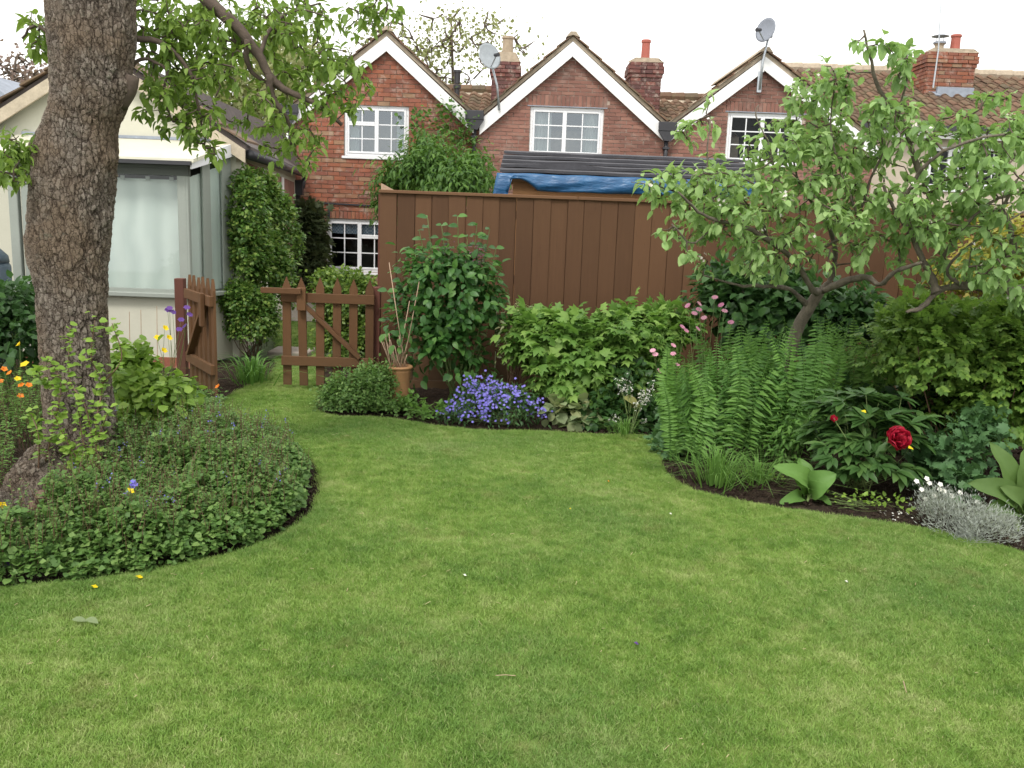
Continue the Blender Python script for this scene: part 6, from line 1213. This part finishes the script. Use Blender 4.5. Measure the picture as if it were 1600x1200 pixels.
# soil crumbs, white petals on bed
cr_ = []
for _ in range(4): pass
for poly_, (x0_, x1_, y0_, y1_), n_ in ((0, (-1.4, 4., 4.3, 7.4), 5200), (1, (-1.8, -1.1, 4.4, 5.6), 700)):
    q = np.stack([rng.uniform(x0_, x1_, n_), rng.uniform(y0_, y1_, n_)], 1); q = q[~inpoly(q[:, 0], q[:, 1], lawn_poly)]; cr_.append(q)
q = np.vstack(cr_); sz = rng.uniform(.006, .026, len(q)); V, Fc = boxes(np.c_[q, sz*.2-.018], np.c_[sz, sz*rng.uniform(.6, 1.2, len(q)), sz*.7]); V += rng.normal(size=V.shape)*.003
o = obj('soil_crumbs', V, Fc, M['soil']); kind(o, 'stuff'); tag(o, 'dark crumbly soil clods along the border edge', 'soil')
q = np.array([G(x_, y_, .0) for x_, y_ in zip(rng.uniform(1365, 1425, 22), rng.uniform(800, 815, 22))]); V, Fc, r = leafmesh(q+[0, 0, .012], unit(22)*[1, 1, .2], np.tile([0, 0, 1.], (22, 1)), .013, T_RND); o = obj('scattered_petals', V, Fc, M['whitep'], rnd=r); kind(o, 'stuff'); tag(o, 'tiny white petals scattered on the soil left of the silver mound', 'petals')
shrub('rounded_shrub', 'rounded mid green shrub just beyond the right side of the border', 'shrub', [((5.3, 5.6, .45), (.7, .6, .6)), ((5.9, 6.6, .6), (.7, .7, .8))], 4200, .07, T_OV2, M['L_fern'], clumps=300, sig=.05, shell=.45, nst=20, seed=101)
# ================================================================ BACKGROUND TREES
def bgtree(label, px, Y, top, ells, n, size, mat, wood=None, nt_=60, T=T_SM, name='background_tree'):
    b_ = np.array([gx(px, Y), Y, 0]); t = thing(name, label, 'tree', b_); q = smoothline([b_, b_+[0, 0, 2.5], P(px, top, Y)], 6); MB().tube(q, np.linspace(.16, .03, len(q)), 8).build('trunk', wood or M['twig'], t, smooth=True)
    T_ = region_targets(ells, nt_); segs = skeleton([(q, 0, 0)], T_, step=.4); mb = MB()
    for s_ in segs: mb.tube(s_, np.linspace(.035, .01, len(s_)), 4, cap=False)
    kind(mb.build('branches', wood or M['twig'], t), 'stuff'); tp3 = np.array([s_[-1] for s_ in segs]); k = rng.integers(0, len(tp3), n); u_ = rng.uniform(0, 1, n); pos = np.array([segs[i][min(len(segs[i])-1, int(len(segs[i])*(.4+.6*v)))] for i, v in zip(k, u_)])+rng.normal(size=(n, 3))*.3
    foliage(t, pos, unit(n), unit(n)+[0, 0, .6], size*rng.uniform(.6, 1.2, n), T, mat, name='crown'); return t
bgtree('thin leafed pale tree behind the first two gables', 705, 30, 30, [(650, 70, 30, 60, 60, 2), (720, 50, 30, 70, 45, 2), (790, 75, 30, 50, 50, 2), (690, 120, 30, 90, 45, 2), (590, 60, 30, 40, 50, 2)], 1700, .15, M['L_far'], nt_=170)
bgtree('soft green tree between the bungalow roof and the orange gable', 385, 24, 90, [(370, 190, 24, 60, 90, 2), (420, 150, 24, 50, 80, 2), (330, 150, 24, 50, 60, 2), (450, 100, 25, 60, 60, 2)], 6500, .17, M['L_far'], nt_=160)
bgtree('bare reddish tree far behind at the left edge', 25, 26, 90, [(30, 120, 26, 50, 40, 2), (60, 130, 26, 40, 30, 2)], 500, .13, M['L_farb'], nt_=160)
# dark slate box filling behind the bungalow: boundary shrubs to the right
shrub('boundary_hedge', 'dark hedge continuing beyond the right side of the border', 'hedge', [((7.6, 5.6, .8), (.8, 2.9, 1.3)), ((7.2, 8.6, 1.), (1.6, 1.2, 1.5))], 14000, .11, T_OV2, M['L_dark'], clumps=900, sig=.09, shell=.4, nst=10, seed=99)
